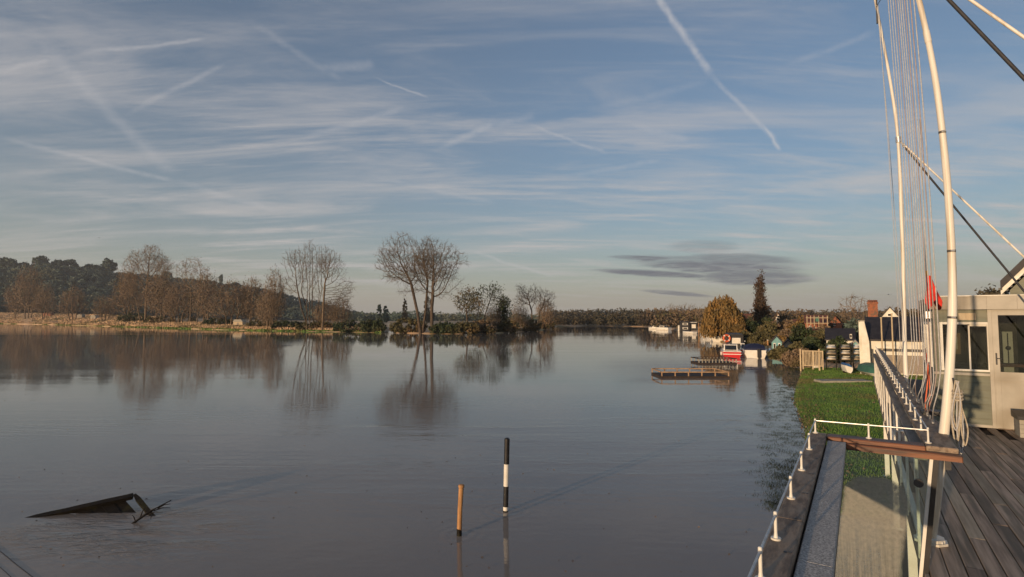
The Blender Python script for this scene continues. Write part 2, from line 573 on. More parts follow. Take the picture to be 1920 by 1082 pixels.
WAVE1, WAVE2, WAVE3 = .012, .011, .009
M['water'] = water_material()


def ground_material(name, cols, scale, rough=.95, bump=.03):
    return mat(name, cols[0], cols[1], scale, rough, bump, scale * 4, c3=cols[2], s3=scale * .35)


M['meadow'] = ground_material('meadow_ground', ((.60, .41, .25), (.44, .30, .18), (.28, .24, .12)), .12)
M['lawn'] = ground_material('lawn_ground', ((.16, .26, .056), (.105, .18, .042), (.24, .20, .09)), 1.2)
M['bed'] = mat('river_bed', (.10, .08, .05), (.07, .055, .04), .5, .95)
M['hill'] = ground_material('hill_ground', ((.045, .055, .028), (.035, .04, .024), (.075, .06, .03)), .05)

# ------------------------------------------------------------------ setting: bed, water, land
def sheet(name, size, z, m):
    me = mesh_np(name, [(-size, -size, z), (size, -size, z), (size, size, z), (-size, size, z)], np.array([[0, 1, 2, 3]]))
    o = link(name, me, m)
    o['kind'] = 'structure'
    return o


sheet('riverbed', 4500, -1.6, M['bed'])
sheet('river_water', 4500, 0.0, M['water'])

SHORE = [(-900, 606.5), (-400, 606.5), (0, 607), (100, 609), (200, 612), (300, 615), (400, 618), (480, 620), (560, 621.5), (640, 622.5), (715, 624), (722, 620),
         (733, 619), (742, 624), (800, 626), (860, 626.5), (930, 625), (1000, 621), (1040, 615.5), (1044, 612.5), (1100, 611.5), (1160, 611.5), (1215, 613), (1232, 615),
         (1262, 618), (1290, 621), (1312, 627), (1330, 632), (1352, 642), (1395, 659), (1440, 669), (1470, 677), (1500, 689), (1530, 690), (1620, 690), (1800, 690), (2100, 690), (2600, 690)]


def land():
    rows = [0.0, 0.6, 3.0, 14.0, 50.0, 150.0, 500.0, 1500.0, 3600.0]
    zs = [-0.12, 0.16, 0.32, 0.45, 0.7, 0.9, 1.0, 1.0, 1.0]
    pts = []
    xs = []
    for i in range(len(SHORE) - 1):
        (a, b), (c, d) = SHORE[i], SHORE[i + 1]
        n = max(1, int(abs(c - a) / 12))
        for k in range(n):
            t = k / n
            pts.append((a + (c - a) * t, b + (d - b) * t))
    pts.append(SHORE[-1])
    rng = np.random.default_rng(5)
    V = []
    for (px, py) in pts:
        g = G(px, py + rng.normal(0, .12))
        d = Vector((g.x, g.y, 0)).normalized()
        # meadow at the foot of the wooded hill climbs gently
        up = max(0.0, min(1.0, (560 - px) / 560))
        for r, z in zip(rows, zs):
            zz = z + up * min(r, 160) / 160 * 9.0 * (1 if r < 600 else 1)
            V.append((g.x + d.x * r, g.y + d.y * r, zz + (rng.normal(0, .04) if r > .3 else 0)))
    n, k = len(pts), len(rows)
    F_ = [(i * k + j, (i + 1) * k + j, (i + 1) * k + j + 1, i * k + j + 1) for i in range(n - 1) for j in range(k - 1)]
    o = link('meadow_ground', mesh_np('meadow_ground', V, np.array(F_)), M['meadow'])
    o['kind'] = 'structure'


land()


def terrain_z(px_, extra):
    up = max(0.0, min(1.0, (560 - px_) / 560))
    return .6 + up * min(extra, 160) / 160 * 9.0


# lawn beside the deck, drowned at its river edge
LAWN = [G(1505, 690), G(1498, 705), G(1490, 725), G(1484, 748), G(1492, 770), G(1500, 795), G(1507, 830), G(1520, 880), G(1560, 960)]


def lawn():
    V, F_ = [], []
    rng = np.random.default_rng(9)
    pts = []
    for i in range(len(LAWN) - 1):
        for k in range(6):
            pts.append(LAWN[i].lerp(LAWN[i + 1], k / 6))
    pts.append(LAWN[-1])
    offs = [0, .25, .8, 2, 4, 8, 16, 40]
    zz = [-.05, .015, .06, .10, .15, .22, .28, .3]
    nrm = Vector((CT, -ST, 0))
    for p in pts:
        w = rng.normal(0, .12)
        for o_, z in zip(offs, zz):
            q = p + nrm * (o_ + w)
            V.append((q.x, q.y, z + (rng.normal(0, .012) if o_ else 0)))
    k = len(offs)
    F_ = [(i * k + j, i * k + j + 1, (i + 1) * k + j + 1, (i + 1) * k + j) for i in range(len(pts) - 1) for j in range(k - 1)]
    o = link('lawn', mesh_np('lawn', V, np.array(F_)), M['lawn'])
    o['kind'] = 'structure'


lawn()


# ------------------------------------------------------------------ vegetation
def prisms(p0, p1, r0, r1, k):
    """vectorised tapered tubes between point arrays"""
    p0, p1 = np.asarray(p0, float), np.asarray(p1, float)
    t = p1 - p0
    L = np.linalg.norm(t, axis=1, keepdims=True)
    t = t / np.maximum(L, 1e-9)
    ref = np.where(np.abs(t[:, 2:3]) < .9, np.array([[0, 0, 1.]]), np.array([[1., 0, 0]]))
    a = np.cross(t, ref)
    a /= np.linalg.norm(a, axis=1, keepdims=True)
    b = np.cross(t, a)
    th = np.arange(k) * 2 * math.pi / k
    ring = a[:, None, :] * np.cos(th)[None, :, None] + b[:, None, :] * np.sin(th)[None, :, None]
    va = p0[:, None, :] + ring * np.asarray(r0)[:, None, None]
    vb = p1[:, None, :] + ring * np.asarray(r1)[:, None, None]
    V = np.concatenate([va, vb], axis=1).reshape(-1, 3)
    base = (np.arange(len(p0)) * 2 * k)[:, None, None]
    i = np.arange(k)
    q = np.stack([i, (i + 1) % k, (i + 1) % k + k, i + k], axis=1)[None]
    return V, (base + q).reshape(-1, 4)


def leaves(centers, size, rng, aspect=1.0, droop=None):
    """one small bent leaf-clump face (quad) per centre"""
    n = len(centers)
    if droop is None:
        a = rng.normal(size=(n, 3))
    else:
        a = np.tile(np.array([0, 0, -1.0]), (n, 1)) + rng.normal(size=(n, 3)) * droop
    a /= np.linalg.norm(a, axis=1, keepdims=True)
    b = np.cross(a, rng.normal(size=(n, 3)))
    b /= np.linalg.norm(b, axis=1, keepdims=True)
    s = size * rng.uniform(.55, 1.35, (n, 1))
    c = np.asarray(centers)
    la, lb = a * s * aspect, b * s
    nn = np.cross(a, b) * s * .35
    V = np.stack([c - la, c + lb * .62 + nn, c + la, c - lb * .62 + nn], axis=1).reshape(-1, 3)
    return V, np.arange(n * 4).reshape(-1, 4)


def ellipsoids(rng, n, els):
    """points in a union of ellipsoids (cx,cy,cz,rx,ry,rz[,shell])"""
    vol = np.array([e[3] * e[4] * e[5] for e in els])
    out = []
    for e, k in zip(els, (vol / vol.sum() * n).astype(int) + 1):
        d = rng.normal(size=(k, 3))
        d /= np.linalg.norm(d, axis=1, keepdims=True)
        inner = e[6] if len(e) > 6 else 0.0
        r = (rng.uniform(inner ** 3, 1, (k, 1))) ** (1 / 3)
        out.append(np.array(e[:3]) + d * r * np.array(e[3:6]))
    return np.concatenate(out)


def clumpy(seed, els, n=12, f=.42, top=.0):
    """break crown ellipsoids into irregular sub-clumps so that the outline is uneven and open"""
    rng = np.random.default_rng(seed)
    out = []
    vol = sum(e[3] * e[5] for e in els)
    for e in els:
        k = max(3, int(round(n * e[3] * e[5] / vol)))
        for i in range(k):
            d = rng.normal(size=3)
            d[2] = d[2] * .8 + .15
            d /= np.linalg.norm(d)
            r = rng.uniform(.5, 1.05)
            s = f * rng.uniform(.65, 1.25)
            out.append((e[0] + d[0] * e[3] * r * (1 - s * .5), e[1] + d[1] * e[4] * r * (1 - s * .5), e[2] + d[2] * e[5] * r * (1 - s * .4), e[3] * s, e[4] * s, e[5] * s * rng.uniform(.7, 1.1)))
        out.append((*e[:3], e[3] * .5, e[4] * .5, e[5] * .55))
    return out


def colonize(rng, attr, stems, step, infl, kill, iters=160, wob=.18, trop=(0, 0, .08)):
    nodes, par = [], []
    for st in stems:
        last = -1
        for i in range(len(st) - 1):
            a, b = np.array(st[i], float), np.array(st[i + 1], float)
            n = max(1, int(np.linalg.norm(b - a) / step))
            for k in range(n):
                if i == 0 and k == 0:
                    nodes.append(a)
                    par.append(last)
                    last = len(nodes) - 1
                nodes.append(a + (b - a) * (k + 1) / n)
                par.append(last)
                last = len(nodes) - 1
    attr = np.asarray(attr)
    alive = np.ones(len(attr), bool)
    best = np.full(len(attr), 1e9)
    bi = np.zeros(len(attr), int)
    new = list(range(len(nodes)))
    tr = np.array(trop)
    used = {}
    for it in range(iters):
        if not new or not alive.any():
            break
        nd = np.array([nodes[i] for i in new])
        d = np.linalg.norm(attr[:, None] - nd[None], axis=2)
        j = d.argmin(1)
        dm = d[np.arange(len(attr)), j]
        up = dm < best
        best[up] = dm[up]
        bi[up] = np.array(new)[j[up]]
        alive &= best > kill
        act = alive & (best < infl)
        new = []
        if not act.any():
            break
        ids = bi[act]
        vec = attr[act] - np.array([nodes[i] for i in ids])
        vec /= np.linalg.norm(vec, axis=1, keepdims=True)
        for u in np.unique(ids):
            if used.get(u, 0) > 3:
                continue
            dirv = vec[ids == u].sum(0)
            dirv = dirv / (np.linalg.norm(dirv) + 1e-9) + rng.normal(size=3) * wob + tr
            dirv /= np.linalg.norm(dirv)
            used[u] = used.get(u, 0) + 1
            nodes.append(nodes[u] + dirv * step)
            par.append(int(u))
            new.append(len(nodes) - 1)
    return np.array(nodes), np.array(par)


def tree_meshes(seed, stems, els, n_attr=900, step=.7, kill=1.0, infl=30, tip=.028, expo=2.35, twigs=2.0, twlen=1.3, twr=.022, thick=.14, trop=(0, 0, .08),
                foliage=0, leaf=.3, lspread=.7, wob=.18, lower=0.0, leaf_els=None, flare=1.0, nclump=0):
    rng = np.random.default_rng(seed)
    attr = ellipsoids(rng, n_attr, clumpy(seed + 500, els, nclump) if nclump else els)
    nodes, par = colonize(rng, attr, stems, step, infl, kill, wob=wob, trop=trop)
    n = len(nodes)
    r = np.zeros(n)
    kids = np.zeros(n, int)
    for i in range(n - 1, -1, -1):
        if r[i] == 0:
            r[i] = tip ** expo
        if par[i] >= 0:
            r[par[i]] += r[i]
            kids[par[i]] += 1
    r = r ** (1 / expo)
    e = np.where(par >= 0)[0]
    p0, p1 = nodes[par[e]], nodes[e]
    r0 = np.minimum(r[par[e]], r[e] * 1.25)
    r1 = r[e]
    # root flare
    z0 = p0[:, 2]
    r0 = r0 * (1 + .5 * flare * np.exp(-np.maximum(z0, 0) / .6))
    big = r1 > min(thick, r1.max() * .6)
    root = np.arange(n)
    for i in range(n):
        if par[i] >= 0:
            root[i] = root[par[i]]
    re_ = root[e]
    tms = []
    for rt in np.unique(re_[big]):
        s_ = big & (re_ == rt)
        tms.append(mesh_np('trunk', *prisms(p0[s_], p1[s_], r0[s_], r1[s_], 6), smooth=True))
    V2, F2 = prisms(p0[~big], p1[~big], r0[~big], r1[~big], 3)
    # fine twigs from the thin wood
    thin = np.where(r < tip * 3.2)[0]
    thin = thin[par[thin] >= 0]
    k = rng.poisson(twigs, len(thin))
    src = np.repeat(thin, k)
    d = nodes[src] - nodes[par[src]]
    d /= np.linalg.norm(d, axis=1, keepdims=True) + 1e-9
    d = d + rng.normal(size=d.shape) * .55 + np.array(trop) * 2
    d /= np.linalg.norm(d, axis=1, keepdims=True)
    q0 = nodes[src]
    q1 = q0 + d * rng.uniform(.4, 1.0, (len(src), 1)) * twlen
    V3, F3 = prisms(q0, q1, np.full(len(src), twr), np.full(len(src), twr * .5), 3)
    V = np.concatenate([V2, V3])
    Fc = np.concatenate([F2, F3 + len(V2)])
    cm = mesh_np('crown', V, Fc)
    lm = None
    if foliage:
        pool = np.concatenate([nodes[thin], q1]) if leaf_els is None else ellipsoids(rng, foliage, leaf_els)
        idx = rng.integers(0, len(pool), foliage)
        c = pool[idx] + rng.normal(size=(foliage, 3)) * lspread
        c = c[c[:, 2] > .1]
        lm = mesh_np('foliage', *leaves(c, leaf, rng))
    return tms, cm, lm


def tree(name, label, meshes, loc, mats=('bark', 'twig', 'leafbrown'), rz=0.0, scale=(1, 1, 1), group=None):
    t = thing(name, label, 'tree', loc, rz, group)
    t.scale = scale
    for nm, me, mk in zip(('trunk', 'crown', 'foliage'), meshes, mats):
        for m_ in (me if isinstance(me, list) else [me]):
            if m_ is not None:
                link(nm, m_, M[mk], t)
    return t


def clumps(rng, els, n_clump, per, crad, shell=.7):
    """leaf centres gathered in clumps near the surface of the ellipsoids"""
    c = ellipsoids(rng, n_clump, [(*e[:6], shell) for e in els])
    rr = crad * rng.uniform(.5, 1.3, len(c))
    d = rng.normal(size=(len(c), per, 3))
    d /= np.linalg.norm(d, axis=2, keepdims=True)
    p = c[:, None] + d * rr[:, None, None] * rng.uniform(.5, 1, (len(c), per, 1))
    return p.reshape(-1, 3)


def bush(name, label, loc, els, m='leafgreen', n=60, per=40, crad=.5, leaf=.16, seed=1, cat='bush', group=None, rz=0.0):
    rng = np.random.default_rng(seed)
    t = thing(name, label, cat, loc, rz, group)
    c = clumps(rng, els, n, per, crad)
    c = c[c[:, 2] > -.05]
    link('foliage', mesh_np('foliage', *leaves(c, leaf, rng)), M[m], t)
    mb = MB()
    for e in els:
        for k in range(4):
            a = rng.uniform(0, 6.28)
            mb.tube([(e[0] + .12 * math.cos(a), e[1] + .12 * math.sin(a), -.1), (e[0] + e[3] * .3 * math.cos(a), e[1] + e[4] * .3 * math.sin(a), e[2]),
                     (e[0] + e[3] * .6 * math.cos(a), e[1] + e[4] * .6 * math.sin(a), e[2] + e[5] * .6)], [.05, .035, .012], 4)
    part('stem', mb, M['bark'], t)
    return t


def at_bank(px, extra, depth=None):
    """point on the far land, 'extra' metres behind the water's edge in that direction"""
    for i in range(len(SHORE) - 1):
        if SHORE[i][0] <= px <= SHORE[i + 1][0]:
            t = (px - SHORE[i][0]) / (SHORE[i + 1][0] - SHORE[i][0])
            py = SHORE[i][1] + t * (SHORE[i + 1][1] - SHORE[i][1])
            break
    g = G(px, py)
    d = Vector((g.x, g.y, 0)).normalized()
    p = g + d * extra
    base = float(np.interp(extra, [0, .6, 3, 14, 50, 150, 500], [-.12, .16, .32, .45, .7, .9, 1.0]))
    up = max(0.0, min(1.0, (560 - px) / 560))
    p.z = base + up * min(extra, 160) / 160 * 9.0
    return p


def px_h(p, py):
    """world height at point p that reaches photo row py"""
    return H + (597 - py) / F * p.y * 1.0




def at_px0(px, dist):
    d = pix_dir(px, 597)
    k = dist / math.hypot(d.x, d.y)
    return Vector((d.x * k, d.y * k, 0))
# ================================================================== the deck and everything on it (local x = v, y = u, rotated by -TH)
def dthing(name, label, cat, u0, v0, z0, group=None):
    t = thing(name, label, cat, D(u0, v0, z0), -TH, group)
    t['_o'] = 0
    del t['_o']
    return t, (v0, u0, z0)


def smooth_pts(pts, n=8):
    """Catmull-Rom through points"""
    pts = [Vector(p) for p in pts]
    out = []
    for i in range(len(pts) - 1):
        p0, p1, p2, p3 = pts[max(i - 1, 0)], pts[i], pts[i + 1], pts[min(i + 2, len(pts) - 1)]
        for k in range(n):
            t = k / n
            out.append(.5 * ((2 * p1) + (p2 - p0) * t + (2 * p0 - 5 * p1 + 4 * p2 - p3) * t * t + (3 * p1 - p0 - 3 * p2 + p3) * t ** 3))
    out.append(pts[-1])
    return out


V_EDGE = .40
U_HUT = uv(G(1753, 794, ZD))[0]
V_HUT = on_u(1755, 700, U_HUT)[0]


def build_deck():
    t = tag(link('timber_deck', None, loc=D(8, 1.5, ZD), rz=-TH), 'weathered brown timber deck of narrow boards in front of the sage green hut', 'deck')
    off = (1.5, 8, ZD)
    part('gap_backing', MB(off).box(V_EDGE + .02, 4.6, 1.2, 22, ZD - .30, ZD - .045), M['pontoondark'], t)  # plain dark box added under the boards so their gaps look shaded
    part('edge_board', MB(off).box(V_EDGE - .028, V_EDGE - .003, 1.2, 22, ZD - .16, ZD - .01), M['greywood'], t)
    rng = random.Random(4)
    bw = .122
    L = 2.55
    me = {}
    for nm in ('deckwood', 'deckpale'):
        mb = MB()
        mb.box(-bw / 2 + .004, bw / 2 - .004, -L / 2 + .003, L / 2 - .003, -.028, 0, .004)
        me[nm] = mb.mesh('deck_board')
        me[nm].materials.append(M[nm])
    pale = {(3, 3), (6, 3), (8, 2), (12, 2), (5, 4)}
    row = 0
    v = V_EDGE + bw / 2
    while v < 4.4:
        u = 1.2 + (0 if row % 2 else .5) * L + (row % 3) * .27 - L / 2
        k = 0
        while u < 21.0:
            umax = 21.0 if v < V_HUT - .05 else U_HUT + .2
            if u > .8 and u < umax:
                nm = 'deckpale' if (row, k) in pale else 'deckwood'
                o = link('deck_board', me[nm], None, t)
                o.location = (v - 1.5 + rng.uniform(-.0015, .0015), u - 8, rng.uniform(-.004, .002))
                o.rotation_euler = (0, rng.uniform(-.012, .012), 0)
            u += L
            k += 1
        v += bw
        row += 1
    # white legs carrying the deck edge above the lawn
    for uu in (9.2, 13.2, 17.2):
        p = thing('deck_support', 'white square leg standing on the lawn under the deck edge', 'post', D(uu, V_EDGE + .12, .12), -TH, 'legs under the deck')
        o = (V_EDGE + .12, uu, .12)
        part('leg', MB(o).box(V_EDGE + .07, V_EDGE + .17, uu - .05, uu + .05, .08, ZD - .302), M['white'], p)
        part('foot_plate', MB(o).box(V_EDGE + .02, V_EDGE + .22, uu - .1, uu + .1, .06, .095), M['steel'], p)


def guard_post(mb, x, y, z, h=.115):
    mb.tube([(x, y, z), (x, y, z + .008)], .022, 12)
    mb.tube([(x, y, z + .008), (x, y, z + .02), (x, y, z + .028)], [.0105, .0085, .0072], 10)
    mb.tube([(x, y, z + .02), (x, y, z + h)], .0072, 10)
    mb.tube([(x, y, z + h - .012), (x, y, z + h + .006), (x, y, z + h + .010)], [.0082, .0082, .005], 10)


ZC = 3.20            # top of the cap rail
CROSS_U = uv(G(1650, 826, ZC))[0]


def build_rails():
    # --- far balustrade along the deck edge
    vo = on_u(1733, 822, CROSS_U + .1)[0]
    c_out, c_in = vo, vo + .20
    u0, u1 = CROSS_U - .02, 20.6
    t, off = dthing('balustrade', 'long balustrade along the deck edge with dark flat cap and white balusters', 'balustrade', 12, vo + .1, ZD)
    mb = MB(off)
    seg = np.linspace(u0, u1, 6)
    for i in range(5):
        part('cap_board', MB(off).box(c_out, c_in, seg[i] + .002, seg[i + 1] - .002, ZC - .045, ZC, .006), M['darkwood'], t)
    lv = vo - .015
    part('lower_rail', MB(off).box(lv - .045, lv + .04, u0 + .2, u1, ZC - .155, ZC - .115, .004), M['greywood'], t)
    part('bottom_rail', MB(off).box(lv - .02, lv + .03, u0 + .2, u1, ZD + .02, ZD + .06), M['white'], t)
    # balusters
    bm = MB().tube([(0, 0, ZD - .05 - ZD), (0, 0, ZC - .155 - ZD)], .0125, 8).mesh('baluster', True)
    bm.materials.append(M['baluster'])
    u = u0 + .35
    while u < u1:
        o = link('baluster', bm, None, t)
        o.location = (lv - .028 - off[0], u - off[1], 0)
        u += 1.15
    # inner stanchions holding the cap
    sm = MB().box(-.015, .015, -.03, .03, 0, ZC - .046 - ZD).mesh('stanchion')
    sm.materials.append(M['white'])
    for u in np.arange(u0 + 2.5, u1, 3.6):
        o = link('stanchion', sm, None, t)
        o.location = (c_out + .09 - off[0], u - off[1], 0)
    # low guard rail on the outer edge of the cap
    gm = MB()
    guard_post(gm, 0, 0, 0)
    gme = gm.mesh('guard_post', True)
    gme.materials.append(M['white'])
    gx = c_out + .025
    us = np.arange(u0 + .12, u1, .58)
    for u in us:
        o = link('guard_post', gme, None, t)
        o.location = (gx - off[0], u - off[1], ZC - off[2])
    part('guard_rod', MB(off).tube([(gx, us[0], ZC + .108), (gx, us[-1], ZC + .108)], .006, 8), M['steel'], t, True)

    # --- near bay: wide plank with guard rail, felt ledge, cross beam and glass end
    p_in = uv(G(1512, 960, ZC))[1]
    p_out = p_in - .125
    t, off = dthing('parapet', 'wide weathered parapet plank with low white guard rail and grey felt ledge over the water', 'parapet', 3.2, p_in, ZD)
    ue = CROSS_U + .11
    for i, (a, b) in enumerate(((.9, 3.05), (3.055, ue))):
        part('parapet_plank', MB(off).box(p_out, p_in - .004, a, b, ZC - .05, ZC - .006, .006), M['darkwood'], t)
    l_in = uv(G(1572, 960, ZC))[1]
    scm = MB().tube([(0, 0, 0), (0, 0, .0022)], .007, 8).mesh('screw')
    scm.materials.append(M['darkmetal'])
    for u_ in np.arange(1.25, ue, .46):
        for v_ in (p_out + .085, p_in - .022):
            o = link('screw', scm, None, t)
            o.location = (v_ - off[0], u_ - off[1] + (v_ - p_in) * .2, ZC - .0058 - off[2])
    uj = uv(G(1515, 1041, ZC))[0]
    for (a, b) in ((.9, uj - .003), (uj + .003, CROSS_U - .075)):
        part('felt_panel', MB(off).box(p_in + .006, l_in, a, b, ZC - .07, ZC - .03, .004), M['felt'], t)
    part('ledge_fascia', MB(off).box(p_out + .02, l_in - .02, .9, CROSS_U - .08, ZC - .28, ZC - .072), M['pontoondark'], t)
    part('outer_post', MB(off).box(p_out + .03, p_out + .10, CROSS_U - .05, CROSS_U + .02, .06, ZC - .05), M['white'], t)
    gx = p_out + .035
    for (px, py) in ((1408, 1080), (1461, 1010), (1496, 935), (1517, 882), (1532, 843)):
        u = uv(G(px, py, ZC))[0]
        o = link('guard_post', gme, None, t)
        o.location = (gx - off[0], u - off[1], ZC - .006 - off[2])
    uc = CROSS_U + .065
    part('guard_rod', MB(off).tube([(gx, .9, ZC + .102), (gx, uc, ZC + .102), (vo + .025, uc, ZC + .108)], .006, 8), M['steel'], t, True)
    for v_ in (gx, gx + .39):
        o = link('guard_post', gme, None, t)
        o.location = (v_ - off[0], uc - off[1], ZC - .004 - off[2])
    # cross beam in two planks, stepped
    part('cross_plank', MB(off).box(p_in - .0, vo - .004, CROSS_U - .04, CROSS_U + .11, ZC - .05, ZC - .004, .006), M['redwood'], t)
    part('cross_plank', MB(off).box(l_in - .0, c_in + .012, CROSS_U - .105, CROSS_U - .044, ZC - .085, ZC - .036, .006), M['redwood'], t)
    ug = CROSS_U - .07
    # glass end panel hanging below the cross beam
    (vl, _), (vr, zt) = on_u(1560, 900, ug), on_u(1742, 856, ug)
    vrb = on_u(1716, 1075, ug)[0]
    zb = 2.02
    part('glass_pane', MB(off).prism([(vl, zb), (vrb, zb), (vr, ZC - .087), (vl, ZC - .087)], ug - .005, ug + .005, 'y'), M['pane'], t)
    part('pane_edge_trim', MB(off).prism([(vrb + .002, zb), (vrb + .024, zb), (vr + .024, ZC - .088), (vr + .002, ZC - .088)], ug - .016, ug + .016, 'y'), M['white'], t)
    part('gap_strip', MB(off).prism([(vrb + .027, zb), (vrb + .058, zb), (vr + .058, ZC - .088), (vr + .027, ZC - .088)], ug - .02, ug + .012, 'y'), M['black'], t)  # black strip standing in for the dark gap beside the trim
    cv, cz = on_u(1722, 905, ug)
    part('glass_clamp', MB(off).tube([(cv, ug - .022, cz), (cv, ug - .006, cz)], .033, 16), M['darkmetal'], t, True)
    # small dark board lying across the cap rail by the mast
    a = uv(G(1750, 776, ZC))
    s, so = dthing('shelf_board', 'short black board resting on the dark cap rail beside the thick mast', 'board', a[0], a[1], ZC)
    part('board', MB(so).box(a[1] - .10, a[1] + .16, a[0] - .16, a[0] + .16, ZC + .001, ZC + .026, .003), M['black'], s)
    part('batten', MB(so).box(a[1] - .09, a[1] + .15, a[0] - .155, a[0] - .12, ZC + .0262, ZC + .046), M['black'], s)
    return vo, c_in


def pane_material():
    """clear glass fogged by condensation except along its edges"""
    m = bpy.data.materials.new('fogged_glass')
    m.use_nodes = True
    nt = m.node_tree
    N = NT(nt)
    nt.nodes.remove(nt.nodes['Principled BSDF'])
    out = nt.nodes['Material Output']
    tc = N.node('ShaderNodeTexCoord').outputs['Object']
    sp = N.node('ShaderNodeSeparateXYZ')
    nt.links.new(tc, sp.inputs[0])
    x, z = sp.outputs[0], sp.outputs[2]
    off_v, off_z = uv(G(1512, 960, ZC))[1], ZD
    ug = CROSS_U - .07
    pl, pr, pt = on_u(1580, 930, ug)[0] - off_v, on_u(1709, 940, ug)[0] - off_v, on_u(1645, 892, ug)[1] - off_z
    cx, hw, r = (pl + pr) / 2, (pr - pl) / 2, (pr - pl) * .42
    nz = N.m('MULTIPLY', N.m('SUBTRACT', N.noise(tc, 9, 4, .6), .5), .03)
    lean = N.m('MULTIPLY', N.m('SUBTRACT', z, pt - r), .16)
    lean = N.m('MINIMUM', lean, 0.0)
    dx = N.m('SUBTRACT', N.m('ABSOLUTE', N.m('SUBTRACT', N.m('SUBTRACT', x, lean), cx)), hw - r)
    dz = N.m('SUBTRACT', z, pt - r)
    dx, dz = N.m('MAXIMUM', dx, 0.0), N.m('MAXIMUM', dz, 0.0)
    d = N.m('ADD', N.m('SQRT', N.m('ADD', N.m('MULTIPLY', dx, dx), N.m('MULTIPLY', dz, dz))), nz)
    fog = N.mapr(d, r + .008, r - .035)
    st = N.noise(N.mapping(tc, scale=(30, 1, 1.3)), 1.0, 5, .65)
    runs = N.mapr(st, .36, .60, 1.0, .45)
    low = N.mapr(z, pt - .25, pt - .75, 0.0, 1.0)
    fog = N.m('MULTIPLY', fog, N.m('SUBTRACT', 1.0, N.m('MULTIPLY', low, N.m('SUBTRACT', 1.0, runs))))
    fog = N.m('MULTIPLY', fog, N.mapr(N.noise(tc, 34, 4, .65), .3, .7, .52, .84))
    tr = N.node('ShaderNodeBsdfTransparent')
    tr.inputs[0].default_value = (.86, .93, .90, 1)
    gl = N.node('ShaderNodeBsdfGlossy')
    gl.inputs['Roughness'].default_value = .03
    fr = N.node('ShaderNodeFresnel')
    fr.inputs[0].default_value = 1.5
    clear = N.node('ShaderNodeMixShader')
    nt.links.new(fr.outputs[0], clear.inputs[0])
    nt.links.new(tr.outputs[0], clear.inputs[1])
    nt.links.new(gl.outputs[0], clear.inputs[2])
    df = N.node('ShaderNodeBsdfDiffuse')
    df.inputs[0].default_value = (.58, .56, .50, 1)
    tl = N.node('ShaderNodeBsdfTranslucent')
    tl.inputs[0].default_value = (.64, .61, .53, 1)
    mist = N.node('ShaderNodeMixShader')
    mist.inputs[0].default_value = .55
    nt.links.new(df.outputs[0], mist.inputs[1])
    nt.links.new(tl.outputs[0], mist.inputs[2])
    fin = N.node('ShaderNodeMixShader')
    nt.links.new(fog, fin.inputs[0])
    nt.links.new(clear.outputs[0], fin.inputs[1])
    nt.links.new(mist.outputs[0], fin.inputs[2])
    sheen = N.node('ShaderNodeMixShader')
    nt.links.new(N.m('MULTIPLY', fr.outputs[0], .8), sheen.inputs[0])
    nt.links.new(fin.outputs[0], sheen.inputs[1])
    nt.links.new(gl.outputs[0], sheen.inputs[2])
    nt.links.new(sheen.outputs[0], out.inputs[0])
    return m


def glass_material(name, tint, rough=.02):
    m = bpy.data.materials.new(name)
    m.use_nodes = True
    nt = m.node_tree
    N = NT(nt)
    nt.nodes.remove(nt.nodes['Principled BSDF'])
    tr = N.node('ShaderNodeBsdfTransparent')
    tr.inputs[0].default_value = (*tint, 1)
    gl = N.node('ShaderNodeBsdfGlossy')
    gl.inputs['Roughness'].default_value = rough
    fr = N.node('ShaderNodeFresnel')
    fr.inputs[0].default_value = 1.5
    mx = N.node('ShaderNodeMixShader')
    nt.links.new(fr.outputs[0], mx.inputs[0])
    nt.links.new(tr.outputs[0], mx.inputs[1])
    nt.links.new(gl.outputs[0], mx.inputs[2])
    nt.links.new(mx.outputs[0], nt.nodes['Material Output'].inputs[0])
    return m


M['pane'] = pane_material()
M['glass'] = glass_material('clear_glass', (.66, .70, .68))
build_deck()
V_RAIL, V_CAPIN = build_rails()


def hanging_rope(mb, pts, r=.005, n=5):
    mb.tube(smooth_pts(pts, 6), r, n)


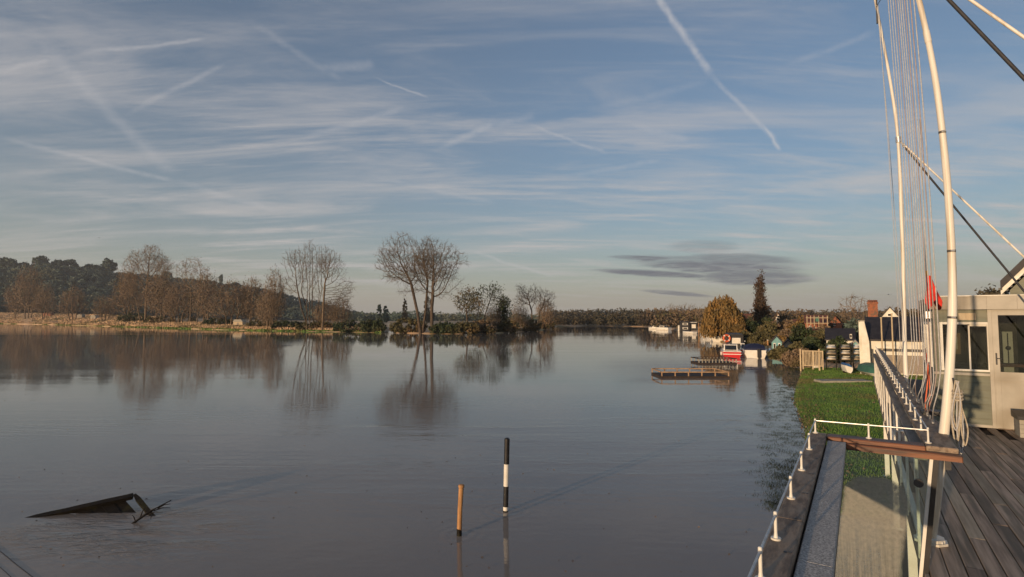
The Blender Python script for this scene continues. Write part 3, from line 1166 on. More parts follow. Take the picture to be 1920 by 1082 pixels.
def build_masts():
    # thick near mast
    base = G(1745, 1016, ZD)
    um, vm = uv(base)
    t, off = dthing('signal_mast', 'thick white tubular mast with coiled ropes, bolted to the deck', 'mast', um, vm, ZD, 'white signal masts')
    pix = [(1745, 1012), (1756, 925), (1768, 830), (1777, 740), (1783, 650), (1786, 560), (1783, 450), (1775, 330), (1761, 200), (1745, 100), (1723, 0), (1702, -85)]
    pts = [(vm, um, ZD + .03)]
    for p in pix[1:]:
        v_, z_ = on_u(*p, um)
        pts.append((v_, um, z_))
    sp = smooth_pts(pts, 5)
    top = Vector(sp[-1])
    dirv = (Vector(sp[-1]) - Vector(sp[-4])).normalized()
    sp += [top + dirv * .5, top + dirv * 1.0]
    zz = [p[2] for p in sp]
    rs = [float(np.interp(z, [2.25, 4.3, 5.6, 7.0, 8.6], [.042, .032, .027, .022, .018])) for z in zz]
    part('pole', MB(off).tube(sp, rs, 20), M['mast'], t, True)
    k = min(range(len(zz)), key=lambda i: abs(zz[i] - on_u(1740, 85, um)[1]))
    part('joint_collar', MB(off).tube([sp[k], sp[k + 1]], rs[k] + .003, 20), M['mast'], t, True)
    oct_ = lambda r: [(vm + r * math.cos(i * math.pi / 4 + .39), um + r * math.sin(i * math.pi / 4 + .39)) for i in range(8)]
    part('base_plate', MB(off).prism(oct_(.125), ZD + .002, ZD + .022), M['white'], t)
    part('base_block', MB(off).prism(oct_(.105), ZD + .0222, ZD + .045), M['white'], t)
    bm = MB(off)
    for i in range(4):
        a = i * math.pi / 2 + .8
        part('bolt', MB(off).tube([(vm + .10 * math.cos(a), um + .10 * math.sin(a), ZD + .0225), (vm + .10 * math.cos(a), um + .10 * math.sin(a), ZD + .04)], .011, 6), M['steel'], t)
    for pxy in ((1786, 590), (1784, 470), (1768, 258)):
        zz_ = on_u(*pxy, um)[1]
        kk = min(range(len(zz)), key=lambda i: abs(zz[i] - zz_))
        part('tape_band', MB(off).tube([sp[kk], sp[kk] + (Vector(sp[kk + 1]) - Vector(sp[kk])).normalized() * .02], rs[kk] + .0015, 20), M['mastfit'], t, True)
        part('fairlead', MB(off).tube([Vector(sp[kk]) + Vector((-.01, -rs[kk] - .012, .01)), Vector(sp[kk]) + Vector((.02, -rs[kk] - .012, .01))], .009, 8), M['steel'], t, True)
    # cleat band under the rail, dark
    v_, z_ = on_u(1765, 866, um)
    part('dark_band', MB(off).box(v_ + .018, v_ + .060, um - .062, um - .045, z_ - .05, z_ + .05), M['darkmetal'], t)
    v_, z_ = on_u(1779, 722, um)
    cleat = part('cleat', MB(off).tube([(v_ + .02, um - .07, z_ - .07), (v_ + .035, um - .075, z_), (v_ + .02, um - .07, z_ + .07)], [.006, .012, .006], 8), M['darkmetal'], t)
    # rope hank
    rng = random.Random(3)
    r, ro = dthing('rope_hank', 'bundle of pale ropes made up on the cleat of the thick mast', 'rope', um - .07, v_ + .045, z_)
    for i in range(7):
        mb = MB(ro)
        zl = z_ - rng.uniform(.25, .62)
        dv = rng.uniform(-.03, .04)
        c = (v_ + .045, um - .075 - .01 * i)
        hanging_rope(mb, [(c[0] + rng.uniform(-.01, .01), c[1], z_ + .05), (c[0] + dv - .012, c[1] - .01, z_ - .15), (c[0] + dv - .02, c[1] - .01, (z_ + zl) / 2 - .1), (c[0] + dv, c[1] - .012, zl),
                          (c[0] + dv + .022, c[1] - .01, (z_ + zl) / 2 - .1), (c[0] + .012, c[1], z_ - .12), (c[0] + rng.uniform(-.01, .01), c[1], z_ + .04)], .0055)
        part('rope_loop', mb, M['rope'] if i % 3 else M['ropepale'], r, True)
    for i in range(3):
        z0 = z_ - .10 + i * .028
        ring = [(v_ + .045 + .032 * math.cos(a), um - .095 + .04 * math.sin(a), z0 + .012 * math.sin(a)) for a in np.linspace(0, 6.28, 13)]
        part('rope_turn', MB(ro).tube(ring, .008, 6), M['rope'], r, True)
    m1_top = (sp[-3][0], um, sp[-3][2])

    # thinner far mast
    zs = 7.35
    d2 = pix_dir(1685, 262)
    t2 = (zs - H) / d2.z
    q = Vector((d2.x * t2, d2.y * t2, zs))
    u2, v2 = uv(q)
    vb = on_u(1696, 640, u2)[0]
    t, off = dthing('signal_mast', 'slim white mast rising behind the cap rail, with hanging halyards beside it', 'mast', u2, vb, ZD, 'white signal masts')
    pts = [(vb, u2, ZD + .02), (vb, u2, 3.1)]
    for p in [(1696, 640), (1694, 520), (1690, 400), (1684, 262), (1672, 170), (1658, 90), (1641, 0)]:
        v_, z_ = on_u(*p, u2)
        pts.append((v_, u2, z_))
    sp2 = smooth_pts(pts, 5)
    dirv = (Vector(sp2[-1]) - Vector(sp2[-4])).normalized()
    sp2 += [Vector(sp2[-1]) + dirv * .6]
    rs2 = [float(np.interp(p[2], [2.25, 4.3, 7.2, 10.5], [.038, .032, .027, .019])) for p in sp2]
    part('pole', MB(off).tube(sp2, rs2, 14), M['mast'], t, True)
    part('base_plate', MB(off).tube([(vb, u2, ZD + .002), (vb, u2, ZD + .02)], .12, 14), M['steel'], t)
    part('masthead_block', MB(off).box(sp2[-5][0] - .055, sp2[-5][0] - .03, u2 - .02, u2 + .02, on_u(1640, 45, u2)[1], sp2[-1][2]), M['darkmetal'], t)
    part('strut_collar', MB(off).tube([(v2, u2, zs - .05), (v2 - .005, u2, zs + .05)], .045, 12), M['steel'], t, True)
    m2_top = (sp2[-3][0], u2, sp2[-3][2])

    # struts and stays run down to the right from each mast
    vm1, zm1 = on_u(1698, -85, um)
    for (nm, u_, v_, z_, slope, r, mk, lab, n_) in (
            ('mast_strut', um, vm1, zm1, 1.33, .013, 'mast', 'white tubular strut sloping down from the thick mast', 12),
            ('mast_strut', u2, v2, zs, 1.42, .015, 'mast', 'white tubular strut sloping down from the slim mast', 12),
            ('mast_stay', um, vm1, zm1, 1.82, .0155, 'cable', 'dark stay cable sloping down from the thick mast', 10),
            ('mast_stay', u2, v2, zs, 1.80, .0155, 'cable', 'dark stay cable sloping down from the slim mast', 10)):
        dv = (z_ - ZD) / slope
        s = thing(nm, lab, 'strut' if nm == 'mast_strut' else 'cable', D(u_, v_ + dv, ZD), -TH)
        o = (v_ + dv, u_, ZD)
        dd = Vector((dv, 0, -(z_ - ZD))).normalized()
        p0, p1 = Vector((v_, u_, z_)), Vector((v_ + dv, u_, ZD + .03))
        part('tube' if nm == 'mast_strut' else 'wire', MB(o).tube([p0 + dd * .12, p1], r, n_), M[mk], s, True)
        part('fork_end', MB(o).tube([p0 + dd * .02, p0 + dd * .12, p0 + dd * .16], [.010, .014, r + .003], 8), M['steel'], s, True)
        part('anchor', MB(o).box(v_ + dv - .06, v_ + dv + .06, u_ - .05, u_ + .05, ZD + .002, ZD + .035), M['steel'], s)
    # halyards from the line between the mastheads to pins on the cap rail
    rng = random.Random(11)
    y = thing('halyard_wire', 'thin wire strung between the heads of the two masts', 'wire', D(u2, m2_top[0], m2_top[2]), -TH)
    part('wire', MB((m2_top[0], u2, m2_top[2])).tube([m2_top, m1_top], .006, 6), M['cable'], y)
    xs = [1706, 1711, 1716, 1721, 1726, 1730, 1734, 1739, 1744, 1750, 1757, 1684, 1690]
    for i, px in enumerate(xs):
        vv = V_CAPIN - .04
        uh = on_v(px, 560, vv)[0] if px > 1695 else u2 - .25 - .2 * (1690 - px) / 6
        if px <= 1695:
            vv = on_u(px, 560, uh)[0]
        f = (uh - um) / (u2 - um)
        f = min(max(f, 0), 1)
        ztop = m1_top[2] + (m2_top[2] - m1_top[2]) * f
        vtop = m1_top[0] + (m2_top[0] - m1_top[0]) * f
        zk = H + rng.uniform(-.35, -.05)
        ub = uh - rng.uniform(.1, .3)
        pts = [(vtop, uh, ztop), (vv + (vtop - vv) * .5 + .015, uh, (ztop + zk) / 2), (vv, uh, zk), (vv - .01, uh, zk - .35),
               (vv - .05, uh + .10, (zk - .35) * .45 + ZC * .55), (V_CAPIN - .05, uh + rng.uniform(.35, .9), ZC + .015)]
        h = thing('halyard', ('red-flecked' if i in (3, 7, 9) else 'pale') + ' thin halyard line hanging slack to the cap rail', 'rope', D(uh, V_CAPIN - .05, ZC), -TH,
                  'red-flecked halyards' if i in (3, 7, 9) else 'pale halyards between the masts')
        o = (V_CAPIN - .05, uh, ZC)
        part('line', MB(o).tube(smooth_pts(pts, 7), .0048, 5), M['ropered'] if i in (3, 7, 9) else M['ropepale'], h, True)
        part('belaying_pin', MB(o).tube([(V_CAPIN - .05, pts[-1][1], ZC + .001), (V_CAPIN - .05, pts[-1][1], ZC + .04)], .010, 8), M['steel'], h)
    # furled red flag on its own halyard
    vv = V_CAPIN - .03
    uf, zt = on_v(1737, 517, vv)
    zb = on_v(1740, 572, vv)[1]
    fl = thing('furled_flag', 'red flag hanging limp on a halyard beside the hut roof', 'flag', D(uf, vv, zb), -TH)
    o = (vv, uf, zb)
    rings = []
    nr, ns = 22, 10
    for j in range(ns + 1):
        s = j / ns
        z = zt + (zb - zt) * s
        w = .014 + .062 * min(1, s * 1.25) * (1 - .35 * max(0, s - .75) / .25)
        ring = []
        for i in range(nr):
            a = 2 * math.pi * i / nr
            rr = w * (1 + .30 * math.sin(a * 5 + s * 2.5) + .12 * math.sin(a * 3 - s * 4))
            ring.append((vv + .02 + .03 * s + rr * math.cos(a) * .8, uf + rr * math.sin(a), z - .05 * math.sin(a * 2 + 1) * s))
        rings.append(ring)
    part('cloth', MB(o).loft(rings), M['redcloth'], fl, True)
    part('flag_line', MB(o).tube([(vv, uf, zb - .9), (vv, uf, zt + 1.6)], .005, 5), M['ropepale'], fl)
    part('toggle', MB(o).tube([(vv, uf, zt), (vv, uf, zt + .05)], .010, 8), M['yellow'], fl)
    # orange rope tail below
    ut, z0 = on_v(1736, 680, vv)
    rp = thing('orange_rope', 'orange rope tail hanging down behind the cap rail', 'rope', D(ut, vv, ZC), -TH)
    mb = MB((vv, ut, ZC))
    hanging_rope(mb, [(vv, ut, z0 + .15), (vv + .01, ut + .02, (z0 + ZC) / 2 + .1), (vv - .02, ut - .01, ZC + .1), (vv - .01, ut + .03, ZC + .01)], .006, 6)
    part('strand', mb, M['orange'], rp, True)
    mb = MB((vv, ut, ZC))
    hanging_rope(mb, [(vv + .012, ut, z0 + .1), (vv + .025, ut + .02, (z0 + ZC) / 2), (vv + .01, ut - .01, ZC + .01)], .0045, 6)
    part('strand', mb, M['orange'], rp, True)


build_masts()


def build_hut():
    u0 = U_HUT
    ud = u0 + 2.1
    f = lambda px, py: on_u(px, py, u0)
    vl = V_HUT
    v_r = f(1975, 700)[0]
    zt = f(1800, 580)[1]
    zr = f(1800, 556)[1]
    t, off = dthing('race_hut', 'sage green timber hut with cream flat roof edge, window and cream half-glazed door', 'hut', u0 + 1, (vl + v_r) / 2, ZD)
    # window/door openings
    wx0, wx1 = f(1767, 650)[0], f(1853, 650)[0]
    wz0, wz1 = f(1800, 693)[1], f(1800, 607)[1]
    dx0 = f(1865, 690)[0]
    th = .06
    # carcass
    part('back_wall', MB(off).box(vl, v_r, ud - th, ud, ZD, zt), M['interior'], t)
    part('right_wall', MB(off).box(v_r - th, v_r, u0 + th + .001, ud - th - .001, ZD, zt), M['sage'], t)
    part('hut_floor', MB(off).box(vl + th, v_r - th, u0 + th + .001, ud - th - .001, ZD + .002, ZD + .02), M['interior'], t)
    part('roof', MB(off).box(vl - .045, v_r + .05, u0 - .07, ud + .08, zt + .003, zr - .01), M['darkwood'], t)
    # left side wall with its window: pieces round an opening
    su0, su1 = u0 + .45, u0 + 1.75
    sz0, sz1 = wz0 + .03, wz1
    lw = part('left_wall', MB(off).box(vl, vl + th, u0 + th + .001, su0, ZD, zt).box(vl, vl + th, su1, ud - th - .001, ZD, zt)
              .box(vl, vl + th, su0 + .001, su1 - .001, ZD, sz0).box(vl, vl + th, su0 + .001, su1 - .001, sz1, zt), M['sage'], t)
    sw = part('side_window', MB(off).box(vl - .025, vl + .04, su0 - .03, su0 + .03, sz0 - .03, sz1 + .03).box(vl - .025, vl + .04, su1 - .03, su1 + .03, sz0 - .03, sz1 + .03)
              .box(vl - .025, vl + .04, su0 + .031, su1 - .031, sz0 - .03, sz0 + .02).box(vl - .025, vl + .04, su0 + .031, su1 - .031, sz1 - .02, sz1 + .03)
              .box(vl - .02, vl + .03, (su0 + su1) / 2 - .02, (su0 + su1) / 2 + .02, sz0 + .021, sz1 - .021), M['white'], t)
    part('pane', MB(off).box(vl + .005, vl + .009, su0 + .03, su1 - .03, sz0 + .02, sz1 - .02), M['glass'], sw)
    # front wall: frame posts and cladding boards (each its own)
    fw = part('front_wall', MB(off).box(vl, wx0 - .001, u0 + .02, u0 + th, ZD, zt).box(wx0, wx1, u0 + .02, u0 + th, wz1 + .001, zt).box(wx0, wx1, u0 + .02, u0 + th, ZD, wz0 - .001)
              .box(wx1 + .001, dx0, u0 + .02, u0 + th, ZD, zt), M['sage'], t)
    zsill = f(1800, 700)[1]
    nb = 7
    hb = (zsill - .025 - ZD - .03) / nb
    for i in range(nb):
        za = ZD + .03 + i * hb
        mb = MB(off).prism([(u0 - .004, za), (u0 + .0195, za), (u0 + .0195, za + hb - .004), (u0 + .010, za + hb - .004)], vl + .035, wx1 + .005, 'x')
        part('cladding_board', mb, M['sage'], fw)
    for i in range(2):
        za = wz1 + .035 + i * .085
        if za + .08 < zt + .03:
            mb = MB(off).prism([(u0 - .004, za), (u0 + .0195, za), (u0 + .0195, za + .081), (u0 + .010, za + .081)], vl + .035, wx1 + .005, 'x')
            part('cladding_board', mb, M['sage'], fw)
    # side cladding boards
    zz = ZD + .03
    while zz < zt - .1:
        hb2 = .12
        if zz + hb2 < sz0 - .03 or zz > sz1 + .03:
            part('cladding_board', MB(off).prism([(vl - .012, zz), (vl - .001, zz), (vl - .001, zz + hb2 - .004), (vl - .004, zz + hb2 - .004)], u0 + .05, ud - .01, 'y'), M['sage'], lw)
        zz += hb2
    part('corner_board', MB(off).box(vl - .014, vl + .034, u0 - .008, u0 + .045, ZD + .005, zt), M['sage'], t)
    part('mid_post', MB(off).box(wx1 + .006, dx0 - .012, u0 - .014, u0 + .0195, ZD + .004, zt), M['creampaint'], t)
    part('base_board', MB(off).box(vl - .02, wx1 + .005, u0 - .014, u0 - .005, ZD + .003, ZD + .05), M['creampaint'], t)
    # roof edge boards
    ux = u0 - .085
    edges = [f(px, 570)[0] for px in (1757, 1797, 1848, 1905, 1990)]
    for a, b in zip(edges[:-1], edges[1:]):
        part('roof_fascia', MB(off).box(a + .001, b - .001, ux - .004, ux + .014, zt - .005, zr), M['creampaint'], t)
    part('roof_fascia', MB(off).box(edges[0] - .002, edges[0] + .014, ux + .0145, ud + .08, zt - .005, zr - .002), M['creampaint'], t)
    part('roof_trim', MB(off).box(edges[0] - .012, edges[-1], ux - .014, ux + .02, zr + .0005, zr + .016), M['white'], t)
    # window
    win = part('window', MB(off).box(wx0 - .03, wx0 + .012, u0 - .02, u0 + .03, wz0 - .02, wz1 + .03).box(wx1 - .012, wx1 + .004, u0 - .02, u0 + .03, wz0 - .02, wz1 + .03)
               .box(wx0 + .0125, wx1 - .0125, u0 - .02, u0 + .03, wz1 - .012, wz1 + .03).box(wx0 + .0125, wx1 - .0125, u0 - .02, u0 + .03, wz0 - .02, wz0 + .012), M['white'], t)
    mx = f(1818, 650)[0]
    part('sliding_bar', MB(off).box(mx - .012, mx + .012, u0 + .0, u0 + .022, wz0 + .013, wz1 - .03), M['white'], win)
    part('pane', MB(off).box(wx0 + .012, mx - .0121, u0 + .008, u0 + .012, wz0 + .012, wz1 - .012), M['glass'], win)
    part('pane', MB(off).box(mx + .0121, wx1 - .012, u0 + .014, u0 + .018, wz0 + .012, wz1 - .012), M['glass'], win)
    part('sash_head', MB(off).box(mx + .013, wx1 - .013, u0 + .002, u0 + .0135, wz1 - .045, wz1 - .0125), M['white'], win)
    part('window_sill', MB(off).box(vl - .03, wx1 + .004, u0 - .06, u0 + .015, zsill - .025, zsill + .022, .004), M['creampaint'], win)
    # plaque
    a, b = f(1797, 600), f(1829, 587)
    part('name_plaque', MB(off).box(a[0], b[0], u0 - .022, u0 - .009, a[1], b[1], .002), M['palewood'], t)
    # door
    dz1 = f(1880, 583)[1]
    dx1 = dx0 + .80
    dr = part('door', MB(off).box(dx0 + .001, f(1873, 640)[0], u0 - .006, u0 + .03, ZD + .012, dz1).box(dx1 - .09, dx1, u0 - .006, u0 + .03, ZD + .012, dz1)
              .box(f(1873, 640)[0] + .001, dx1 - .091, u0 - .006, u0 + .03, f(1890, 591)[1], dz1).box(f(1873, 640)[0] + .001, dx1 - .091, u0 - .006, u0 + .03, ZD + .012, f(1890, 698)[1]), M['creampaint'], t)
    gx0, gx1, gz0, gz1 = f(1873, 640)[0] + .001, dx1 - .091, f(1890, 698)[1], f(1890, 591)[1]
    part('pane', MB(off).box(gx0, gx1, u0 + .010, u0 + .014, gz0, gz1), M['glass'], dr)
    pz0, pz1 = f(1890, 772)[1], f(1890, 714)[1]
    px0, px1 = f(1868, 740)[0], dx1 - .06
    part('panel_moulding', MB(off).box(px0, px0 + .014, u0 - .014, u0 - .0065, pz0, pz1).box(px1 - .014, px1, u0 - .014, u0 - .0065, pz0, pz1)
         .box(px0 + .0145, px1 - .0145, u0 - .014, u0 - .0065, pz1 - .014, pz1).box(px0 + .0145, px1 - .0145, u0 - .014, u0 - .0065, pz0, pz0 + .014), M['creampaint'], dr)
    part('handle', MB(off).tube([(dx0 + .03, u0 - .007, f(1870, 672)[1]), (dx0 + .03, u0 - .05, f(1870, 672)[1]), (dx0 + .10, u0 - .05, f(1870, 672)[1])], .008, 8).box(dx0 + .018, dx0 + .042, u0 - .010, u0 - .0065, f(1870, 684)[1], f(1870, 662)[1]), M['darkmetal'], dr)
    part('door_frame', MB(off).box(dx0 - .011, dx0 - .001, u0 - .02, u0 + .05, ZD + .002, dz1 + .03).box(dx1 + .002, dx1 + .05, u0 - .02, u0 + .05, ZD + .002, dz1 + .03).box(dx0, dx1 + .0015, u0 - .02, u0 + .05, dz1 + .003, zt), M['creampaint'], t)
    part('threshold', MB(off).box(dx0, dx1, u0 - .04, u0 + .03, ZD + .002, ZD + .0115), M['darkwood'], t)
    part('front_wall_end', MB(off).box(dx1 + .0505, v_r - .0605, u0, u0 + th, ZD, zt), M['sage'], t)
    # lamp on the corner
    lz = f(1748, 590)[1]
    part('bulkhead_lamp', MB(off).box(vl - .12, vl - .015, u0 + .10, u0 + .22, lz - .07, lz + .07, .01), M['steel'], t)

    # things inside
    cv, cz = f(1811, 690)
    c, co = dthing('desk_chair', 'black rounded chair back behind the hut window', 'chair', u0 + .35, cv, ZD + .02)
    ub = u0 + .32
    arc = [(cv + .19 * math.cos(a), wz0 + .02 + .10 * math.sin(a)) for a in np.linspace(0, math.pi, 14)]
    part('backrest', MB(co).prism([(cv + .17, wz0 - .35)] + arc + [(cv - .17, wz0 - .35)], ub, ub + .06, 'y'), M['black'], c)
    part('seat', MB(co).box(cv - .2, cv + .2, ub + .061, ub + .48, ZD + .45, ZD + .52, .01), M['black'], c)
    part('pedestal', MB(co).tube([(cv, ub + .26, ZD + .06), (cv, ub + .26, ZD + .449)], .03, 8).box(cv - .22, cv + .22, ub + .235, ub + .285, ZD + .022, ZD + .06), M['black'], c)
    n, no = dthing('reflection_card', 'pale card on a board inside the hut window, standing in for a reflection', 'card', ud - .2, f(1790, 640)[0], ZD + .02)  # pale card put inside in place of a reflection in the window
    a, b = on_u(1770, 655, ud - .25), on_u(1797, 632, ud - .25)
    part('sheet', MB(no).box(a[0], b[0], ud - .085, ud - .075, a[1], b[1]), M['paper'], n)
    part('backing_board', MB(no).box(a[0] - .05, b[0] + .05, ud - .0749, ud - .0605, a[1] - .1, b[1] + .08), M['pontoonwood'], n)
    a, b = on_u(1882, 683, u0 + .9), on_u(1898, 622, u0 + .9)
    k, ko = dthing('instrument_panel', 'tall pale panel with a dark dial standing behind the door glass', 'panel', u0 + .9, (a[0] + b[0]) / 2, ZD + .02)
    part('board', MB(ko).box(a[0], b[0], u0 + .90, u0 + .93, ZD + .021, b[1]), M['paper'], k)
    part('edge_strip', MB(ko).box((a[0] + b[0]) / 2 - .008, (a[0] + b[0]) / 2 + .008, u0 + .889, u0 + .899, a[1], b[1] - .03), M['black'], k)
    mv, mz = (a[0] + b[0]) / 2, (a[1] + b[1]) / 2
    part('dial', MB(ko).tube([(mv, u0 + .87, mz), (mv, u0 + .888, mz)], .04, 16), M['black'], k)
    a, b = on_u(1866, 697, u0 + .6), on_u(1935, 684, u0 + .6)
    b2, bo = dthing('desk', 'dark red desk edge behind the door glass of the hut', 'desk', u0 + .8, (a[0] + b[0]) / 2, ZD + .02)
    part('desktop', MB(bo).box(a[0] + .02, b[0] + .3, u0 + .55, u0 + .88, b[1] - .05, b[1]), M['redwood'], b2)
    for (x, y) in ((a[0] + .05, u0 + .58), (b[0] + .25, u0 + .58), (a[0] + .05, u0 + .84), (b[0] + .25, u0 + .84)):
        part('leg', MB(bo).box(x - .02, x + .02, y - .02, y + .02, ZD + .021, b[1] - .051), M['redwood'], b2)
    # box with dark lid right of the door
    gu = U_HUT - .75
    gv = on_u(1911, 780, gu)[0]
    x, xo = dthing('storage_box', 'pale slatted box with an overhanging black lid on the deck by the door', 'box', gu + .2, gv + .3, ZD)
    zz = ZD + .003
    i = 0
    zl = ZD + .30
    while zz < zl - .05:
        part('side_slat', MB(xo).box(gv, gv + .6, gu, gu + .35, zz, zz + .068), M['concrete'], x)
        zz += .072
    part('lid', MB(xo).prism([(gu - .04, zz + .001), (gu + .39, zz + .001), (gu + .39, zz + .11), (gu - .04, zz + .06)], gv - .03, gv + .64, 'x'), M['black'], x)


build_hut()


def build_gabled_roof():
    """boathouse with scalloped bargeboard behind the hut"""
    q = at_px0(1960, 34.0)
    ca = q.y / 34.0
    k = q.y / F
    X = lambda px: (px - 1960) * k * ca
    Z = lambda py: H + (597 - py) * k
    az = math.atan2(q.x, q.y)
    t = thing('boathouse', 'dark roofed boathouse with scalloped bargeboard rising behind the hut', 'building', (q.x, q.y, .25), -az)
    o = (0, 0, .25)
    xl, xk = X(1876), X(2010)
    ze, zk = Z(538), Z(425)
    xr = 2 * xk - xl
    part('wall', MB(o).prism([(xl + .3, .2), (xr - .3, .2), (xr - .3, ze - .1), (xk, zk - .45), (xl + .3, ze - .1)], .3, 6, 'y'), M['sage'], t)
    for a in (xl, xr):
        part('roof', MB(o).prism([(a, ze - .06), (xk, zk - .06), (xk, zk + .34), (a, ze + .34)], -.22, 6.4, 'y'), M['slate'], t)
        bb = part('bargeboard', MB(o).prism([(a, ze - .32), (xk, zk - .32), (xk, zk - .065), (a, ze - .065)], -.1, -.05, 'y'), M['white'], t)
        n = 16
        for i in range(n):
            f0 = (i + .5) / n
            cx, cz = a + (xk - a) * f0, ze + (zk - ze) * f0 - .32
            w = abs(xk - a) / n * .42
            part('scallop', MB(o).prism([(cx + w * math.cos(g), cz + w * 1.3 * math.sin(g)) for g in np.linspace(math.pi, 2 * math.pi, 8)], -.098, -.052, 'y'), M['black'], bb)
    part('gutter', MB(o).box(xl - .08, xl + .06, -.12, 6.4, ze - .10, ze + .01), M['black'], t)
    part('downpipe', MB(o).tube([(xl + .02, -.03, ze - .1), (xl + .22, .2, ze - .5), (xl + .22, .2, .3)], .04, 8), M['black'], t)


build_gabled_roof()
# ================================================================== left bank: hill, wood, trees
def at_px(px, dist):
    d = pix_dir(px, 597)
    k = dist / math.hypot(d.x, d.y)
    return Vector((d.x * k, d.y * k, 0))


RIDGE = [(-700, 470), (-300, 478), (0, 503), (70, 494), (130, 499), (200, 508), (300, 517), (400, 528), (480, 540), (540, 553), (600, 568), (650, 583), (700, 598), (760, 603)]


def build_hill():
    RB = 880
    xs = np.arange(-700, 761, 20.0)
    ry = np.interp(xs, [p[0] for p in RIDGE], [p[1] for p in RIDGE])
    rng = np.random.default_rng(21)
    rows = [(RB - 120, .0), (RB - 30, .06), (RB + 60, .26), (RB + 160, .55), (RB + 260, .82), (RB + 350, 1.0), (RB + 430, .96), (RB + 600, .6), (RB + 900, .0)]
    V = []
    for x, y in zip(xs, ry):
        zt = H + (597 - y) / F * (RB + 350) * math.cos(math.atan((x - 960) / F)) - 8.0
        foot = terrain_z(x, 160) - 1.2
        for (d, f) in rows:
            p = at_px(x, d)
            z = foot - .5 + (max(zt, foot) - foot) * f + (rng.normal(0, .5) if 0 < f < .99 else 0)
            V.append((p.x, p.y, z))
    n, k = len(xs), len(rows)
    F_ = [(i * k + j, i * k + j + 1, (i + 1) * k + j + 1, (i + 1) * k + j) for i in range(n - 1) for j in range(k - 1)]
    o = link('hill', mesh_np('hill', V, np.array(F_), smooth=True), M['hill'])
    o['kind'] = 'structure'
    V = np.array(V).reshape(n, k, 3)
    # tree canopy over the hillside, one far-off mass
    cs, sz = [], []
    m = 3000
    fi = rng.uniform(10, n - 1.001, m)
    fj = rng.uniform(.4, 5.3, m)
    i0, j0 = fi.astype(int), fj.astype(int)
    a, b = (fi - i0)[:, None], (fj - j0)[:, None]
    base = V[i0, j0] * (1 - a) * (1 - b) + V[i0 + 1, j0] * a * (1 - b) + V[i0, j0 + 1] * (1 - a) * b + V[i0 + 1, j0 + 1] * a * b
    hgt = rng.uniform(8, 16, m)
    hgt = np.where(fj > 4.6, hgt * .75, hgt)
    per = 50
    d = rng.normal(size=(m, per, 3))
    d /= np.linalg.norm(d, axis=2, keepdims=True)
    d[:, :, 2] = np.abs(d[:, :, 2]) * 1.1 - .25
    wid = hgt * rng.uniform(.40, .62, m)
    c = base[:, None] + d * np.stack([wid, wid, hgt * .55], 1)[:, None] * rng.uniform(.65, 1.0, (m, per, 1)) + np.array([0, 0, 1])[None, None] * (hgt * .5)[:, None, None]
    me = mesh_np('hill_wood', *leaves(c.reshape(-1, 3), 1.5, rng))
    o = link('hill_wood', me, M['leafwood'])
    o['kind'] = 'stuff'
    tag(o, 'dark green wood covering the hillside', 'wood')
    return V, xs


HV, HX = build_hill()


def hill_top(px):
    i = int(np.clip((px + 700) / 20, 0, len(HX) - 1))
    return Vector(HV[i, 5])


# skyline trees on the hill
def skyline():
    rng = np.random.default_rng(31)
    protos = []
    for s, els in ((1, [(0, 0, 6.5, 4, 4, 3), (2.5, 0, 8.5, 3, 3, 2.2), (-2.6, 0, 5.6, 2.8, 2.8, 1.8)]), (2, [(0, 0, 6, 4.5, 4, 4)]), (3, [(0, 0, 5.5, 5, 4, 3), (3.5, 0, 4, 3, 3, 2.2)])):
        c = clumps(np.random.default_rng(s), els, 90, 24, 1.0, .45)
        me = mesh_np('crown', *leaves(c, .55, np.random.default_rng(s + 9)))
        me.materials.append(M['leafwood'])
        mb = MB().tube([(0, 0, -1), (.1, 0, 3), (.3, 0, 6.5)], [.4, .3, .12], 6).tube([(.1, 0, 3), (2.2, 0, 7.5)], [.2, .06], 5).tube([(.1, 0, 2.6), (-2.3, 0, 5.2)], [.2, .06], 5)
        tm = mb.mesh('trunk')
        tm.materials.append(M['bark'])
        protos.append((tm, me))
    spots = [(200, 483, 0, 'lone round evergreen standing highest at the end of the hill ridge'), (176, 490, 2, 'spreading evergreen beside the lone round tree on the ridge'),
             (128, 482, 1, 'broad evergreen on the hill ridge above the brown cone tree'), (70, 475, 1, 'tallest humped evergreen on the hill ridge'),
             (106, 480, 2, None), (38, 484, 2, None), (8, 478, 1, None), (160, 493, 0, None), (310, 505, 1, None), (412, 513, 0, 'dark pointed evergreen on the falling slope of the hill'), (440, 524, 2, None)]
    for (px, py, k, lab) in spots:
        p = hill_top(px)
        q = at_px(px, math.hypot(p.x, p.y))
        p = Vector((q.x, q.y, p.z))
        zt = H + (597 - py) / F * p.y
        sink = 6.0 if px != 412 else 0.0
        p.z -= sink
        s = max(.5, (zt - p.z) / 10.4) * .92
        t = thing('ridge_tree', lab or 'dark evergreen on the hill ridge with a ragged crown', 'tree', p, rng.uniform(0, 6), 'trees on the hill ridge')
        t.scale = (s * .92, s * .92, s) if px != 412 else (s * .45, s * .45, s)
        link('trunk', protos[k][0], None, t)
        link('crown', protos[k][1], None, t)


skyline()

